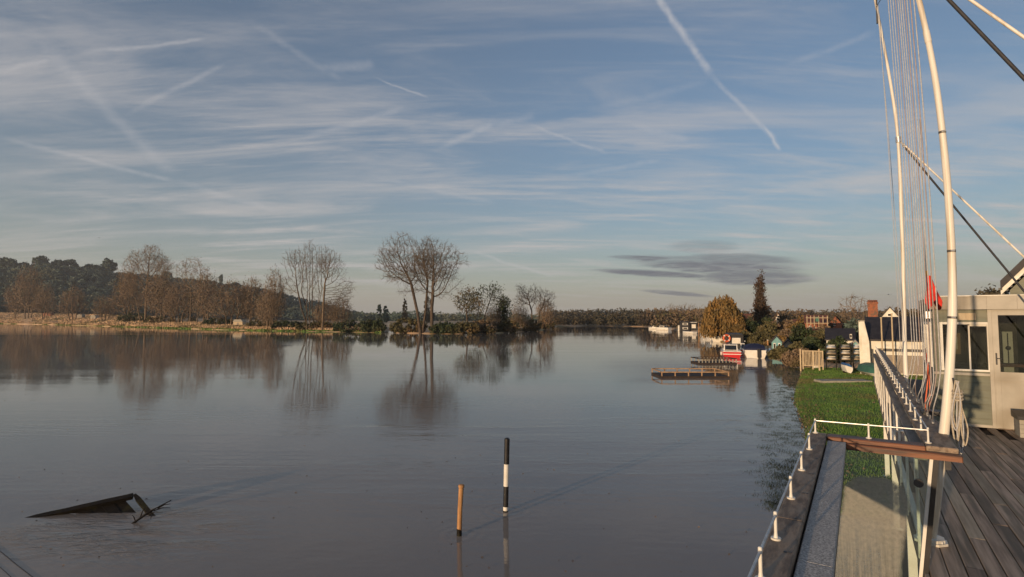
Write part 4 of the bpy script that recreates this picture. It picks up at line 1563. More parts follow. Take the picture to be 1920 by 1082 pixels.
# --- dry grass along the left bank
def bank_grass():
    rng = np.random.default_rng(8)
    c, s = [], []
    for i in range(34000):
        px = rng.uniform(-30, 720)
        ex = rng.uniform(1.2, 6) if rng.random() < .3 else rng.uniform(4, 160 if px < 300 else 60)
        p = at_bank(px, ex)
        c.append(p)
    c = np.array(c)
    n = len(c)
    h = rng.uniform(.35, 1.1, (n, 1))
    a = rng.uniform(0, math.pi, n)
    w = np.stack([np.cos(a), np.sin(a), a * 0], 1) * rng.uniform(.2, .5, (n, 1))
    up = np.stack([rng.normal(0, .25, n), rng.normal(0, .25, n), np.ones(n)], 1) * h
    V = np.stack([c - w, c + w, c + up], 1).reshape(-1, 3)
    o = link('dry_grass', mesh_np('dry_grass', V, np.arange(n * 3).reshape(-1, 3)), M['drygrass'])
    o['kind'] = 'stuff'
    tag(o, 'tan dry grass along the meadow bank', 'grass')
    # green fringe at the water's edge
    c = np.array([at_bank(rng.uniform(-30, 720), rng.uniform(.1, 2.6)) for _ in range(7000)])
    n = len(c)
    a = rng.uniform(0, math.pi, n)
    w = np.stack([np.cos(a), np.sin(a), a * 0], 1) * rng.uniform(.15, .45, (n, 1))
    up = np.stack([rng.normal(0, .2, n), rng.normal(0, .2, n), np.ones(n)], 1) * rng.uniform(.2, .5, (n, 1))
    V = np.stack([c - w, c + w, c + up], 1).reshape(-1, 3)
    o = link('bank_grass', mesh_np('bank_grass', V, np.arange(n * 3).reshape(-1, 3)), M['grassblade'])
    o['kind'] = 'stuff'
    tag(o, 'green grass fringe at the water edge of the meadow', 'grass')


bank_grass()


def px_tree(px, extra, top, half_px):
    """bank position, tree height and half width for a tree seen at px, reaching row top"""
    p = at_bank(px, extra)
    h = (H + (597 - top) / F * p.y - p.z) * 1.05
    w = half_px / F * p.y
    return p, h, w


GB = 'bare trees on the meadow bank'
# the great twin trees at the water's edge
p, h, w = px_tree(790, 1.2, 449, 86)
k = p.y / F                      # metres per photo pixel here
ms = tree_meshes(2, [[(-1.5 * k, 0, -.3), (-8 * k, .5, 5.5), (-20 * k, 1, 13)], [(1.5 * k, .4, -.3), (8 * k, -.4, 6), (12 * k, -1, 14)]],
                 [(-30 * k, 0, h * .70, w * .62, w * .55, h * .30), (8 * k, 0, h * .78, w * .45, w * .5, h * .22), (-62 * k, 0, h * .58, w * .36, w * .3, h * .09), (-22 * k, 0, h * .42, w * .38, w * .35, h * .10)],
                 nclump=26, n_attr=2800, step=.7, kill=.72, tip=.027, expo=2.16, twigs=2.4, twlen=1.7, twr=.023, thick=.16, wob=.1, trop=(0, 0, .15))
tree('bare_tree', 'tall bare forked tree with a wide round crown at the water edge', ms, p, ('bark', 'twig', 'leafbrown'), group=GB)
p2, h2, w2 = px_tree(810, 1.2, 456, 62)
ms = tree_meshes(3, [[(0, 0, -.3), (-1 * k, .2, 7), (1 * k, 0, 10)]], [(8 * k, 0, h2 * .70, w2 * .95, w2 * .8, h2 * .30), (40 * k, 0, h2 * .52, w2 * .45, w2 * .4, h2 * .18), (10 * k, 0, h2 * .42, w2 * .6, w2 * .5, h2 * .12)],
                 nclump=22, n_attr=2400, step=.7, kill=.72, tip=.027, expo=2.16, twigs=2.4, twlen=1.7, twr=.023, thick=.16, wob=.1, trop=(0, 0, .15))
tree('bare_tree', 'bare tree with one straight trunk next to the tall forked tree', ms, p2, ('bark', 'twig', 'leafbrown'), group=GB)

# tall many-stemmed trees left of them
p, h, w = px_tree(585, 3, 462, 56)
k = p.y / F
stems = []
rs = np.random.default_rng(12)
for i in range(8):
    x = (-24 + 6.5 * i + rs.uniform(-2, 2)) * k * .6
    stems.append([(x * .6, rs.uniform(-2, 2), -.3), (x * 1.2, rs.uniform(-2, 2), h * .25), (x * 1.7, rs.uniform(-2, 2), h * .45)])
ms = tree_meshes(5, stems, [(-24 * k, 0, h * .68, 34 * k, 22 * k, h * .29), (6 * k, 0, h * .74, 30 * k, 20 * k, h * .27), (-50 * k, 0, h * .50, 16 * k, 14 * k, h * .14), (-6 * k, 0, h * .45, 34 * k, 18 * k, h * .16)],
                 nclump=26, n_attr=3000, step=.75, kill=.75, tip=.027, expo=2.16, twigs=2.3, twlen=1.7, twr=.023, thick=.12, trop=(0, 0, .36), wob=.1)
tree('bare_tree', 'clump of tall bare stems fanning upward from one root', ms, p, ('bark', 'twig', 'leafbrown'), group=GB)
p, h, w = px_tree(604, 1.0, 468, 40)
ms = tree_meshes(6, [[(0, 0, -.3), (1.5 * k, 0, h * .3), (3 * k, 0, h * .55)]], [(12 * k, 0, h * .72, 28 * k, 20 * k, h * .28), (34 * k, 0, h * .42, 26 * k, 18 * k, h * .24)],
                 nclump=18, n_attr=1900, step=.75, kill=.75, tip=.027, expo=2.16, twigs=1.8, twlen=1.7, twr=.023, thick=.13, trop=(0, 0, .2))
tree('bare_tree', 'bare tree leaning its lower boughs toward the gap in the bank, single pale trunk', ms, p, ('barkpale', 'twig', 'leafbrown'), group=GB)

# big pointed tree and the brown wood at the left
p, h, w = px_tree(272, 56, 466, 52)
k = p.y / F
ms = tree_meshes(7, [[(0, 0, -.3), (0, 0, h * .45)], [(-16 * k, 3, -.3), (-24 * k, 2, h * .3)]],
                 [(0, 0, h * .72, 44 * k, 28 * k, h * .31), (34 * k, 0, h * .62, 30 * k, 20 * k, h * .18), (-34 * k, 0, h * .45, 28 * k, 20 * k, h * .3), (20 * k, 0, h * .34, 38 * k, 20 * k, h * .25)],
                 nclump=30, n_attr=3400, step=.85, kill=.85, tip=.036, twigs=2.6, twlen=2.0, twr=.030, thick=.16, foliage=5000, leaf=.20, lspread=.7, trop=(0, 0, .2))
tree('bare_tree', 'largest tree of the bank wood with a pointed twiggy crown', ms, p, ('barkpale', 'twigwarm', 'leafbrown'), group=GB)
p, h, w = px_tree(356, 56, 487, 36)
k = p.y / F
ms = tree_meshes(8, [[(0, 0, -.3), (0, 0, h * .5)], [(8 * k, 2, -.3), (12 * k, 2, h * .5)]], [(0, 0, h * .74, 32 * k, 22 * k, h * .26), (4 * k, 0, h * .4, 26 * k, 20 * k, h * .3)],
                 n_attr=1000, step=1.0, kill=1.25, tip=.040, twigs=2.0, twlen=1.9, twr=.030, thick=.15, foliage=2600, leaf=.20, trop=(0, 0, .28))
tree('bare_tree', 'tall slim bare tree rising just right of the pointed tree', ms, p, ('barkpale', 'twigwarm', 'leafbrown'), group=GB)

# scrubby brown trees of the bank wood: two prototypes, copied
protos = []
for s in (41, 42, 43):
    protos.append(tree_meshes(s, [[(0, 0, -.3), (.3, 0, 2.6)], [(-.8, .5, -.3), (-1.2, .5, 2.4)], [(.9, -.4, -.3), (1.6, -.4, 2.2)]],
                              [(0, 0, 6.0, 4.4, 4, 4.0), (2.4, 0, 4.2, 3, 3, 3), (-2.6, 0, 4.4, 2.8, 3, 3)], n_attr=900, step=.6, kill=.75, tip=.036, twigs=3.6, twlen=1.4, twr=.026,
                              thick=.12, foliage=1900, leaf=.15, lspread=.6))
scrub = [(238, 52, 508, 28, 0, 'leafy brown tree crowding the left foot of the pointed tree'), (300, 54, 515, 34, 1, 'broad brown tree right under the pointed tree'),
         (335, 51, 530, 28, 2, 'low brown tree at the meadow edge below the slim bare tree'), (385, 44, 512, 30, 0, None), (432, 35, 528, 36, 1, 'round rusty brown tree standing forward beside the pale hut'),
         (470, 46, 522, 28, 0, None), (512, 6, 506, 22, 2, 'bare pale-stemmed tree just left of the fanning stems'), (500, 10, 548, 26, 1, None),
         (640, 14, 556, 22, 2, 'thin brown tree at the right end of the bank wood'), (610, 14, 563, 26, 1, None)]
for i, (px, ex, top, hw, kk, lab) in enumerate(scrub):
    p, h, w = px_tree(px, ex, top, hw)
    tree('scrub_tree', lab or 'brown twiggy tree filling the bank wood between taller trees', protos[kk], p, ('barkpale', 'twigwarm', 'leafbrown'), rz=i * 1.7,
         scale=(w / 5.0, w / 5.0, h / 10.6), group='brown scrub trees of the bank wood')
# trees standing before the dark hill at the far left
for (px, top, hw, ex, kk, lab, mt) in ((52, 500, 24, 60, 0, 'tall brown cone-shaped tree before the dark hill', None), (28, 528, 20, 62, 1, 'brown tree with a rounded top before the hill, left of the cone-shaped tree', None),
                                       (82, 532, 18, 58, 2, 'brown bushy tree leaning on the cone-shaped tree', None), (136, 538, 22, 56, 1, 'solitary small round brown tree before the hill', None),
                                       (196, 556, 20, 50, 0, 'low dark tree between the small round tree and the pointed tree', None)):
    p, h, w = px_tree(px, ex, top, hw)
    tree('meadow_tree', lab, protos[kk], p, rz=px, scale=(w / 5.0, w / 5.0, h / 10.6), group='trees before the hill')

# tree right of the twins, dark with ivy, and its leaning neighbour
p, h, w = px_tree(880, 2, 538, 30)
k = p.y / F
ms = tree_meshes(51, [[(-2 * k, 0, -.3), (-6 * k, 0, h * .5)]], [(-4 * k, 0, h * .66, 26 * k, 16 * k, h * .30), (18 * k, 0, h * .5, 14 * k, 12 * k, h * .2)], n_attr=600, step=.6, kill=.9, tip=.04,
                 twigs=2, twlen=1.2, twr=.03, thick=.12, foliage=1500, leaf=.22, lspread=.45)
tree('ivy_tree', 'dark ivy-hung tree beside the twin bare trees', ms, p, ('bark', 'twigdark', 'leafolive'))
p, h, w = px_tree(912, 1.2, 528, 40)
ms = tree_meshes(52, [[(-14 * k, 0, -.3), (-2 * k, 0, h * .35), (10 * k, 0, h * .7)], [(-16 * k, .5, -.3), (-16 * k, .5, h * .4)]],
                 [(12 * k, 0, h * .74, 16 * k, 12 * k, h * .25), (26 * k, 0, h * .55, 18 * k, 12 * k, h * .2), (-16 * k, 0, h * .62, 14 * k, 12 * k, h * .22)],
                 nclump=16, n_attr=1000, step=.6, kill=.7, tip=.030, twigs=2.2, twlen=1.3, twr=.026, thick=.11, trop=(0, 0, .2), foliage=700, leaf=.22)
tree('bare_tree', 'bare tree leaning right over the bank, beside the ivy-hung tree', ms, p, ('bark', 'twigdark', 'leafgreen'), group=GB)
p, h, w = px_tree(944, 1.5, 560, 16)
tree('ivy_tree', 'small dark ivy-covered tree under the leaning bare tree', tree_meshes(53, [[(0, 0, -.3), (0, 0, h * .5)]], [(0, 0, h * .6, 13 * k, 10 * k, h * .36)], n_attr=250, step=.6, kill=.9, tip=.04, foliage=1300, leaf=.25, lspread=.5),
     p, ('bark', 'twigdark', 'leafgreen'))
p, h, w = px_tree(998, 2.5, 530, 42)
k = p.y / F
ms = tree_meshes(54, [[(0, 0, -.3), (-1 * k, 0, h * .4)], [(10 * k, 0, -.3), (14 * k, 0, h * .35)]], [(-2 * k, 0, h * .70, 30 * k, 22 * k, h * .29), (26 * k, 0, h * .55, 20 * k, 16 * k, h * .24)],
                 nclump=18, n_attr=1600, step=.65, kill=.7, tip=.028, expo=2.2, twigs=2.4, twlen=1.5, twr=.028, thick=.12, trop=(0, 0, .22))
tree('bare_tree', 'bare tree with a fan of fine branches at the end of the meadow bank', ms, p, ('barkpale', 'twig', 'leafbrown'), group=GB)
for i, (px, top, hw, ex, lab) in enumerate(((975, 572, 20, 2, 'rusty bush tree under the fan-branched tree'), (1022, 560, 20, 1.5, 'rusty leafy tree at the very end of the meadow bank'), (925, 572, 18, 4, 'rusty thicket under the leaning bare tree'))):
    p, h, w = px_tree(px, ex, top, hw)
    tree('scrub_tree', lab, protos[i], p, rz=i * 2.1, scale=(w / 5.0, w / 5.0, h / 10.6), group='rusty trees at the end of the meadow bank')
# low bushes along the bank
bz = [(665, 603, 42, .8, 'leafgreen', 'long dark hedge at the water edge left of the gap'), (700, 600, 22, .8, 'leafgreen', 'dark end of the hedge beside the gap in the bank'),
      (765, 600, 34, .6, 'leafolive', 'olive bramble mound hanging over the water under the twin trees'), (835, 607, 30, .8, 'leafgreen', 'dark low bush under the ivy-hung tree'),
      (872, 606, 26, .8, 'leafolive', 'olive bush at the water edge before the leaning tree'), (905, 603, 26, .6, 'leafbrown', 'brown bush at the water edge under the leaning tree'),
      (945, 601, 26, .8, 'leafolive', 'olive scrub between the leaning and fan-branched trees'), (985, 598, 30, .8, 'leafolive', 'olive scrub under the fan-branched tree'), (1022, 600, 20, .8, 'leafbrown', 'brown scrub at the last point of the meadow bank'),
      (590, 604, 36, 5, 'leafolive', 'olive undergrowth below the fanning stems'), (540, 603, 30, 6, 'leafgreen', 'dark undergrowth left of the fanning stems'), (320, 592, 50, 50, 'leafolive', 'olive undergrowth along the foot of the bank wood'),
      (250, 588, 30, 52, 'leafgreen', 'dark undergrowth at the foot of the pointed tree'), (410, 597, 30, 34, 'leafgreen', 'dark undergrowth left of the rusty brown tree'), (495, 600, 30, 20, 'leafolive', 'olive undergrowth beside the pale-stemmed tree')]
for i, (px, top, hw, ex, mk, lab) in enumerate(bz):
    p, h, w = px_tree(px, ex, top, hw)
    h = max(h, 1.5)
    bush('bank_bush', lab, p, [(0, 0, h * .45, w, w * .4, h * .55), (w * .45, 0, h * .35, w * .5, w * .4, h * .5), (-w * .5, 0, h * .3, w * .5, w * .4, h * .42)], mk, 90, 36, h * .22, .28, 60 + i, group='bushes on the meadow bank')
# silhouettes far behind the gap
for (px, top, hw, kind, lab) in ((711, 570, 4, 0, 'small dark conifer far behind the gap in the bank'), (759, 561, 4, 1, 'thin poplar silhouette far behind the hedge, left of the twins'), (803, 556, 8, 1, 'stout poplar seen between the twin trunks'), (723, 574, 5, 0, 'stubby dark conifer next to the small conifer')):
    d = 420
    p = at_px(px, d)
    p.z = .9
    h = H + (597 - top) / F * p.y - p.z
    w = hw / F * p.y
    bush('far_conifer', lab, p, [(0, 0, h * .5, w, w, h * .5), (0, 0, h * .25, w * 1.3, w * 1.3, h * .25)], 'leafwood' if kind == 0 else 'leaffar', 90, 30, w * .35, .5, px, 'tree', 'distant dark conifers')

# --- far woods closing the view: separate masses, each a far-off wood
def wood(name, label, px0, px1, d0, d1, hmin, hmax, n, mk, seed, per=34, size=.8, prof=None):
    rng = np.random.default_rng(seed)
    px = rng.uniform(px0, px1, n)
    dd = rng.uniform(d0, d1, n)
    base = np.array([at_px(a, b) for a, b in zip(px, dd)])
    base[:, 2] = .8
    h = rng.uniform(hmin, hmax, n)
    if prof:
        h *= np.interp(px, [q[0] for q in prof], [q[1] for q in prof])
    w = h * rng.uniform(.32, .6, n)
    d = rng.normal(size=(n, per, 3))
    d /= np.linalg.norm(d, axis=2, keepdims=True)
    c = base[:, None] + d * np.stack([w, w, h * .5], 1)[:, None] * rng.uniform(.6, 1, (n, per, 1)) + np.array([0, 0, 1.]) * (h * .5)[:, None, None]
    o = link(name, mesh_np(name, *leaves(c.reshape(-1, 3), size, rng)), M[mk])
    o['kind'] = 'stuff'
    return tag(o, label, 'wood')


wood('far_wood', 'dark belt of wood on the horizon behind the meadow', 640, 1060, 600, 720, 6, 12, 420, 'leafwood', 71, size=1.1, prof=[(640, 1.2), (720, .8), (770, 1.25), (830, 1.0), (1060, .8)])
wood('far_wood', 'belt of wood on the horizon across the end of the river', 1020, 1340, 560, 700, 9, 15, 520, 'leaffar', 72, size=1.1)
wood('far_wood', 'low wooded horizon behind the moored boats and houses', 1300, 1960, 480, 640, 7, 12, 700, 'leaffar', 73, size=1.1)
wood('bank_thicket', 'brown thicket at the water edge where the river bends away', 1040, 1225, 275, 330, 2.5, 6.5, 260, 'leaffar', 74, size=.6, prof=[(1040, .8), (1100, .9), (1200, 1.0), (1225, 1.2)])
wood('bank_thicket', 'rusty thicket behind the white cruisers', 1205, 1330, 215, 260, 4, 8.5, 170, 'leafbrown', 75, size=.5)
for i, (px, d, top, hw, lab) in enumerate(((1262, 235, 571, 26, 'row of bare upright trees behind the black houseboat'), (1288, 240, 569, 24, 'bare twiggy trees just left of the golden willow'), (1316, 200, 574, 16, 'dark bare tree tucked behind the golden willow'))):
    p = at_px(px, d)
    p.z = .8
    h = H + (597 - top) / F * p.y - p.z
    w = hw / F * p.y
    tree('bare_tree', lab, tree_meshes(80 + i, [[(x * w, 0, -.2), (x * w * 1.2, 0, h * .4)] for x in (-.6, -.2, .2, .6)], [(0, 0, h * .62, w, w * .6, h * .36)], n_attr=500, step=.7, kill=.9, tip=.045, twigs=1.6, twlen=1.5, twr=.036, thick=.14, trop=(0, 0, .4)),
         p, ('bark', 'twigwarm', 'leafbrown'), group='bare trees behind the houseboats')
# a few pale huts and caravans glimpsed on the left meadow
for (px, py, ex, wpx, hpx, mk, lab) in ((90, 577, 110, 14, 6, 'brick', 'tiny red-roofed shed glimpsed at the hill foot'), (151, 580, 90, 10, 6, 'greywood', 'tiny pale shed left of the dark tree at the hill foot'),
                                        (177, 581, 80, 9, 6, 'concrete', 'tiny pale caravan beside the dark tree at the hill foot'), (449, 595, 34, 17, 11, 'palewood', 'small pale wooden hut under the rusty brown tree')):
    p = at_bank(px, ex)
    k = p.y / F
    w, h = wpx * k / 2, max(hpx * k, 1.8)
    t = thing('small_shed', lab, 'shed', p, 0, 'sheds on the meadow')
    part('wall', MB().box(-w, w, -1.5, 1.5, -.3, h * .75), M[mk], t)
    part('roof', MB().prism([(-w - .2, h * .75 + .01), (w + .2, h * .75 + .01), (w * .7, h * 1.15), (-w * .7, h * 1.15)], -1.7, 1.7, 'y'), M['redtile'] if mk == 'brick' else M['concrete'], t)
    part('door', MB().box(-w * .2, w * .2, -1.54, -1.501, -.2, h * .6), M['greywood'], t)
# white footbridge in the gap of the bank
p = at_bank(731, 1.0)
t = thing('footbridge', 'small white railed footbridge in the gap of the bank', 'bridge', p)
part('deck_slab', MB().box(-1.6, 1.6, -.6, .6, .9, 1.05), M['concrete'], t)
for s in (-.55, .55):
    rl = part('railing', MB().box(-1.6, 1.6, s - .04, s + .04, 1.95, 2.05), M['white'], t)
    for x in (-1.5, -.5, .5, 1.5):
        part('railing_post', MB().box(x - .05, x + .05, s - .04, s + .04, 1.051, 1.949), M['white'], rl)
for x in (-1.5, 1.5):
    part('pier', MB().box(x - .15, x + .15, -.5, .5, -1.2, .899), M['concrete'], t)
# ================================================================== things in the water near the deck
def az_of(q):
    return math.atan2(q.x, q.y)


def build_posts():
    q = G(948, 959)
    t = thing('marker_post', 'black and white banded marker post standing in the river', 'post', (q.x, q.y, 0))
    k = q.y / F
    r = 5.0 * k
    zz = [(-1.5, .0, 'white', 'lower_white'), (0, 0, '', '')]
    rows = [959, 942, 905, 865, 822]
    zs = [-1.2] + [H + (597 - y) / F * q.y for y in rows[1:]]
    lean = .02
    for i, (mk) in enumerate(('white', 'black', 'white', 'black')):
        a, b = zs[i], zs[i + 1]
        part('painted_band', MB().tube([(lean * a, 0, a), (lean * b, 0, b)], [r * .93 + .001 * i, r * .93 + .001 * i], 16), M[mk], t, True)
    part('wet_line', MB().tube([(0, 0, -.1), (0, 0, .018), (0, 0, .024)], [r * .97, r * .97, r * .93], 16), M['wetwood'], t, True)
    b = zs[-1]
    part('cap', MB().tube([(lean * b, 0, b), (lean * b, 0, b + .03), (lean * b, 0, b + .055)], [r * 1.02, r * 1.0, r * .5], 16), M['black'], t, True)
    q = G(861, 1004)
    k = q.y / F
    t = thing('wooden_post', 'short bare wooden post standing in the river beside the banded marker', 'post', (q.x, q.y, 0))
    h = H + (597 - 902) / F * q.y
    r = 4.6 * k
    part('shaft', MB().tube([(-.05, 0, -1.2), (0, 0, 0), (.012, 0, h * .5), (.035, 0, h * .93)], [r, r, r * .95, r], 14), M['postwood'], t, True)
    part('wet_foot', MB().tube([(-.005, 0, -.1), (0, 0, 0), (.0008, 0, .10), (.001, 0, .13)], [r * 1.03, r * 1.03, r * 1.02, r], 14), M['wetwood'], t, True)
    part('head', MB().tube([(.035, 0, h * .93), (.035, 0, h * .95), (.04, 0, h * .985), (.04, 0, h)], [r, r * 1.22, r * 1.18, r * .8], 14), M['postwood'], t, True)


build_posts()


def build_snag():
    # corner of a sunken timber frame sticking out of the flood, with a caught branch
    d = 11.7
    A = P(62, 971, 11.55); A.z = -.03
    T = P(249, 930, 12.15)
    B = P(284, 956, 11.65); B.z = -.02
    C = A.lerp(B, .55); C.z = -.45
    t = thing('sunken_frame', 'dark corner of a sunken timber raft tilting out of the water', 'wreckage', (T.x, T.y, 0))
    o = Vector((T.x, T.y, 0))
    up = (T - A).cross(B - A).normalized()
    if up.y > 0:
        up = -up

    def plank(a, b, w, th, mk, nm):
        ax = (b - a).normalized()
        side = ax.cross(up).normalized()
        mb = MB(o)
        r = lambda p, k=1.0: [p + side * w * k + up * th, p + side * w * k - up * th, p - side * w * k - up * th, p - side * w * k + up * th]
        n = 8
        rng = random.Random(int(abs(a.x) * 100))
        rings = [r(a.lerp(b, i / n) + up * rng.uniform(-.008, .008), .55 if i == 0 else rng.uniform(.9, 1.1)) for i in range(n + 1)]
        mb.loft(rings)
        part(nm, mb, M[mk], t)
    plank(A + (A - T) * .1, T, .055, .040, 'wetwood', 'edge_beam')
    plank(T + (T - A).normalized() * .04, B + (B - T) * .5, .045, .040, 'wetwood', 'edge_beam')
    # sloping boards between the two beams
    side = ((A - T).normalized())
    L = (A - T).length
    dn = (B - T)
    for i in range(7):
        f0, f1 = .09 + i * .125, .09 + i * .125 + .1235
        a0, a1 = T + (A - T) * f0, T + (A - T) * f1
        ln = 1.15
        q = [a0, a1, a1 + dn * ln, a0 + dn * ln]
        jig = up * (-.06 + (.012 if i % 2 else 0))
        mb = MB(o).loft([[p + jig for p in q], [p + jig - up * .035 for p in q]])
        part('raft_board', mb, M['wetwood'], t)
    # branch
    rng = random.Random(5)
    bp = P(247, 974, 11.2); bp.z = -.02
    tip = P(321, 938, 11.5)
    mid = bp.lerp(tip, .5) + Vector((0, 0, .03))
    t2 = thing('caught_branch', 'thin forked bare branch caught against the sunken raft', 'branch', (bp.x, bp.y, 0))
    o2 = (bp.x, bp.y, 0)
    br = part('stem', MB(o2).tube(smooth_pts([bp + Vector((-.2, -.05, -.12)), bp, mid, tip], 5), [.028] * 5 + [.024] * 6 + [.012] * 5, 6), M['wetwood'], t2, True)
    for (f, dx, dz, dy) in ((.25, .30, .20, .1), (.4, .62, .13, -.1), (.2, .05, .34, .1), (.55, .42, .02, .15), (.1, -.12, .22, 0), (.5, .2, -.12, -.2), (.65, .35, .10, .1)):
        a = bp.lerp(tip, f)
        b = a + Vector((dx * .6, dy, dz * .6))
        part('twig', MB(o2).tube([a, a.lerp(b, .5) + Vector((0, 0, .03)), b], [.013, .010, .005], 5), M['wetwood'], br, True)
    # mooring lines afloat in the lower corner
    for i, (pts, r_w) in enumerate((([(-30, 1012), (0, 1034), (28, 1057), (60, 1082), (100, 1115)], .011), ([(-40, 1036), (-10, 1056), (20, 1082), (45, 1108)], .008))):
        q = [G(x, y, -.003) for x, y in pts]
        r_ = thing('mooring_line', ('longer' if i == 0 else 'shorter') + ' thin dark mooring line afloat on the water near the sunken raft', 'rope', (q[0].x, q[0].y, 0), group='dark mooring lines')
        part('line', MB((q[0].x, q[0].y, 0)).tube(smooth_pts(q, 5), r_w, 6), M['cable'], r_, True)
        part('end_whipping', MB((q[0].x, q[0].y, 0)).tube([q[-1], q[-1] + (q[-1] - q[-2]).normalized() * .06], r_w * 1.3, 6), M['rope'], r_, True)


build_snag()


# ------------------------------------------------------------------ pontoons
def pontoon(name, label, px0, px1, py, depth_m, rail_h, mk, posts, lowrail=True, pm=None):
    q0, q1 = G(px0, py), G(px1, py)
    c = (q0 + q1) / 2
    L = (q1 - q0).length
    rz = math.atan2((q1 - q0).y, (q1 - q0).x)
    t = thing(name, label, 'pontoon', (c.x, c.y, 0), rz, 'floating pontoons')
    part('float', MB().box(-L / 2, L / 2, 0, depth_m, -.25, .10), M['pontoondark'], t)
    n = int(L / .16)
    w = L / n
    bme = MB().box(-w / 2 + .008, w / 2 - .008, .02, depth_m - .02, .102, .13).mesh('deck_board')
    bme.materials.append(M['pontoondark'])
    for i in range(n):
        o = link('deck_board', bme, None, t)
        o.location = (-L / 2 + (i + .5) * w, 0, 0)
    for y in (.05, depth_m - .05):
        part('rail', MB().box(-L / 2, L / 2, y - .03, y + .03, rail_h, rail_h + .07), M[mk], t)
        for i in range(posts):
            x = -L / 2 + .05 + (L - .1) * i / (posts - 1)
            part('rail_post', MB().box(x - .035, x + .035, y - .0295, y + .0295, .131, rail_h - .001), M[pm or mk], t)
    for x in (-L / 2 + .03, L / 2 - .03):
        part('end_rail', MB().box(x - .03, x + .03, .081, depth_m - .081, rail_h, rail_h + .07), M[mk], t)
    return t


pontoon('pontoon', 'pale wooden pontoon with open side rails lying out in the river', 1240, 1368, 709, 2.7, .38, 'pontoonwood', 6)
pontoon('pontoon', 'darker small pontoon with close posts moored before the red boat', 1310, 1382, 683, 2.2, .46, 'pontoondark', 12, pm='concrete')


# ------------------------------------------------------------------ boats
def hull_rings(L, B, D_, n=9, bow=1.0, flare=.85, sheer=.25):
    rings = []
    for i in range(n):
        s = i / (n - 1)
        w = B / 2 * (1 - max(0, (s - .45) / .55) ** 2.2 * bow) * (.93 + .07 * min(1, s * 4))
        w = max(w, .03)
        y = -L / 2 + L * s
        zt = D_ + sheer * max(0, s - .4) ** 1.5
        zb = -.25 + .22 * max(0, s - .6) ** 1.3
        rings.append([(-w, y, zt), (-w * (1 if flare else 1), y, zt * .5), (-w * flare, y, .02), (-w * .45, y, zb), (w * .45, y, zb), (w * flare, y, .02), (w, y, zt * .5), (w, y, zt)])
    return rings


def cruiser(name, label, px, py, width_px, L, hullmat, topmat, rz, cabin=True, cover=False, stern=True, cat='boat', band=None, hh=.62, group='boats moored along the right bank'):
    q = G(px, py)
    B = width_px / F * q.y
    t = thing(name, label, cat, (q.x, q.y, 0), rz - az_of(q), group)
    rings = hull_rings(L, B, hh)
    rings = [[(x, y + L / 2, z) for x, y, z in r] for r in rings]
    part('hull', MB().loft(rings), M[hullmat], t, True)
    part('gunwale', MB().loft([[(x * 1.03, y, hh + .25 * max(0, (y / L) - .4) ** 1.5 + dz) for (x, dz) in ((-r[0][0], .0), (-r[0][0], .07), (r[0][0], .07), (r[0][0], .0))] for r in rings for y in (r[0][1],)]), M['boatwhite'], t)
    part('rubbing_strake', MB().box(-B / 2 * .97, B / 2 * .97, -.035, -.004, hh * .55, hh * .68), M[band or 'boatwhite'], t)
    if cabin:
        cw, c0, c1, ch = B * .80, L * .30, L * .68, hh + .62
        cb = part('cabin', MB().loft([[(-cw / 2, y, hh + .05), (cw / 2, y, hh + .05), (cw / 2 * .86, y + sgn * .3, ch), (-cw / 2 * .86, y + sgn * .3, ch)] for y, sgn in ((c0, .3), (c1, -1))]), M[topmat], t)
        part('cabin_roof', MB().box(-cw * .46, cw * .46, c0 + .02, c1 - .3, ch + .002, ch + .06), M['boatwhite'], t)
        for s in (-1, 1):
            part('cabin_window', MB().box(s * cw * .475 - .012, s * cw * .475 + .012, c0 + .5, c1 - .7, hh + .25, ch - .15), M['glassdark'], cb)
        part('windscreen', MB().prism([(c0 - .06, hh + .12), (c0 - .02, hh + .12), (c0 + .10, ch + .02), (c0 + .06, ch + .02)], -cw * .40, cw * .40, 'x'), M['glassdark'], cb)
        for s in (-1, 1):
            part('screen_frame', MB().prism([(c0 - .07, hh + .1), (c0 - .01, hh + .1), (c0 + .11, ch + .1), (c0 + .05, ch + .1)], s * cw * .42 - .04, s * cw * .42 + .04, 'x'), M['boatwhite'], cb)
    if cover:
        part('canvas_cover', MB().loft([[(-B * .46, y, hh + .04), (-B * .44, y, hh + h * .75), (-B * .2, y, hh + h), (B * .2, y, hh + h), (B * .44, y, hh + h * .75), (B * .46, y, hh + .04)]
                                        for y, h in ((.25, .28), (.6, .62), (L * .35, .70), (L * .55, .55), (L * .72, .12))]), M['navy'], t, True)
        part('outboard', MB().box(.15, .45, -.35, -.04, .10, hh + .22, .03).box(.22, .38, -.28, -.12, -.4, .0999), M['black'], t)
    for s in (-1, 1):
        part('fender', MB().tube([(s * B * .53, L * .25, .15), (s * B * .53, L * .25, .22), (s * B * .53, L * .25, .48), (s * B * .53, L * .25, .55)], [.03, .09, .09, .03], 8), M['boatwhite'], t, True)
    return t


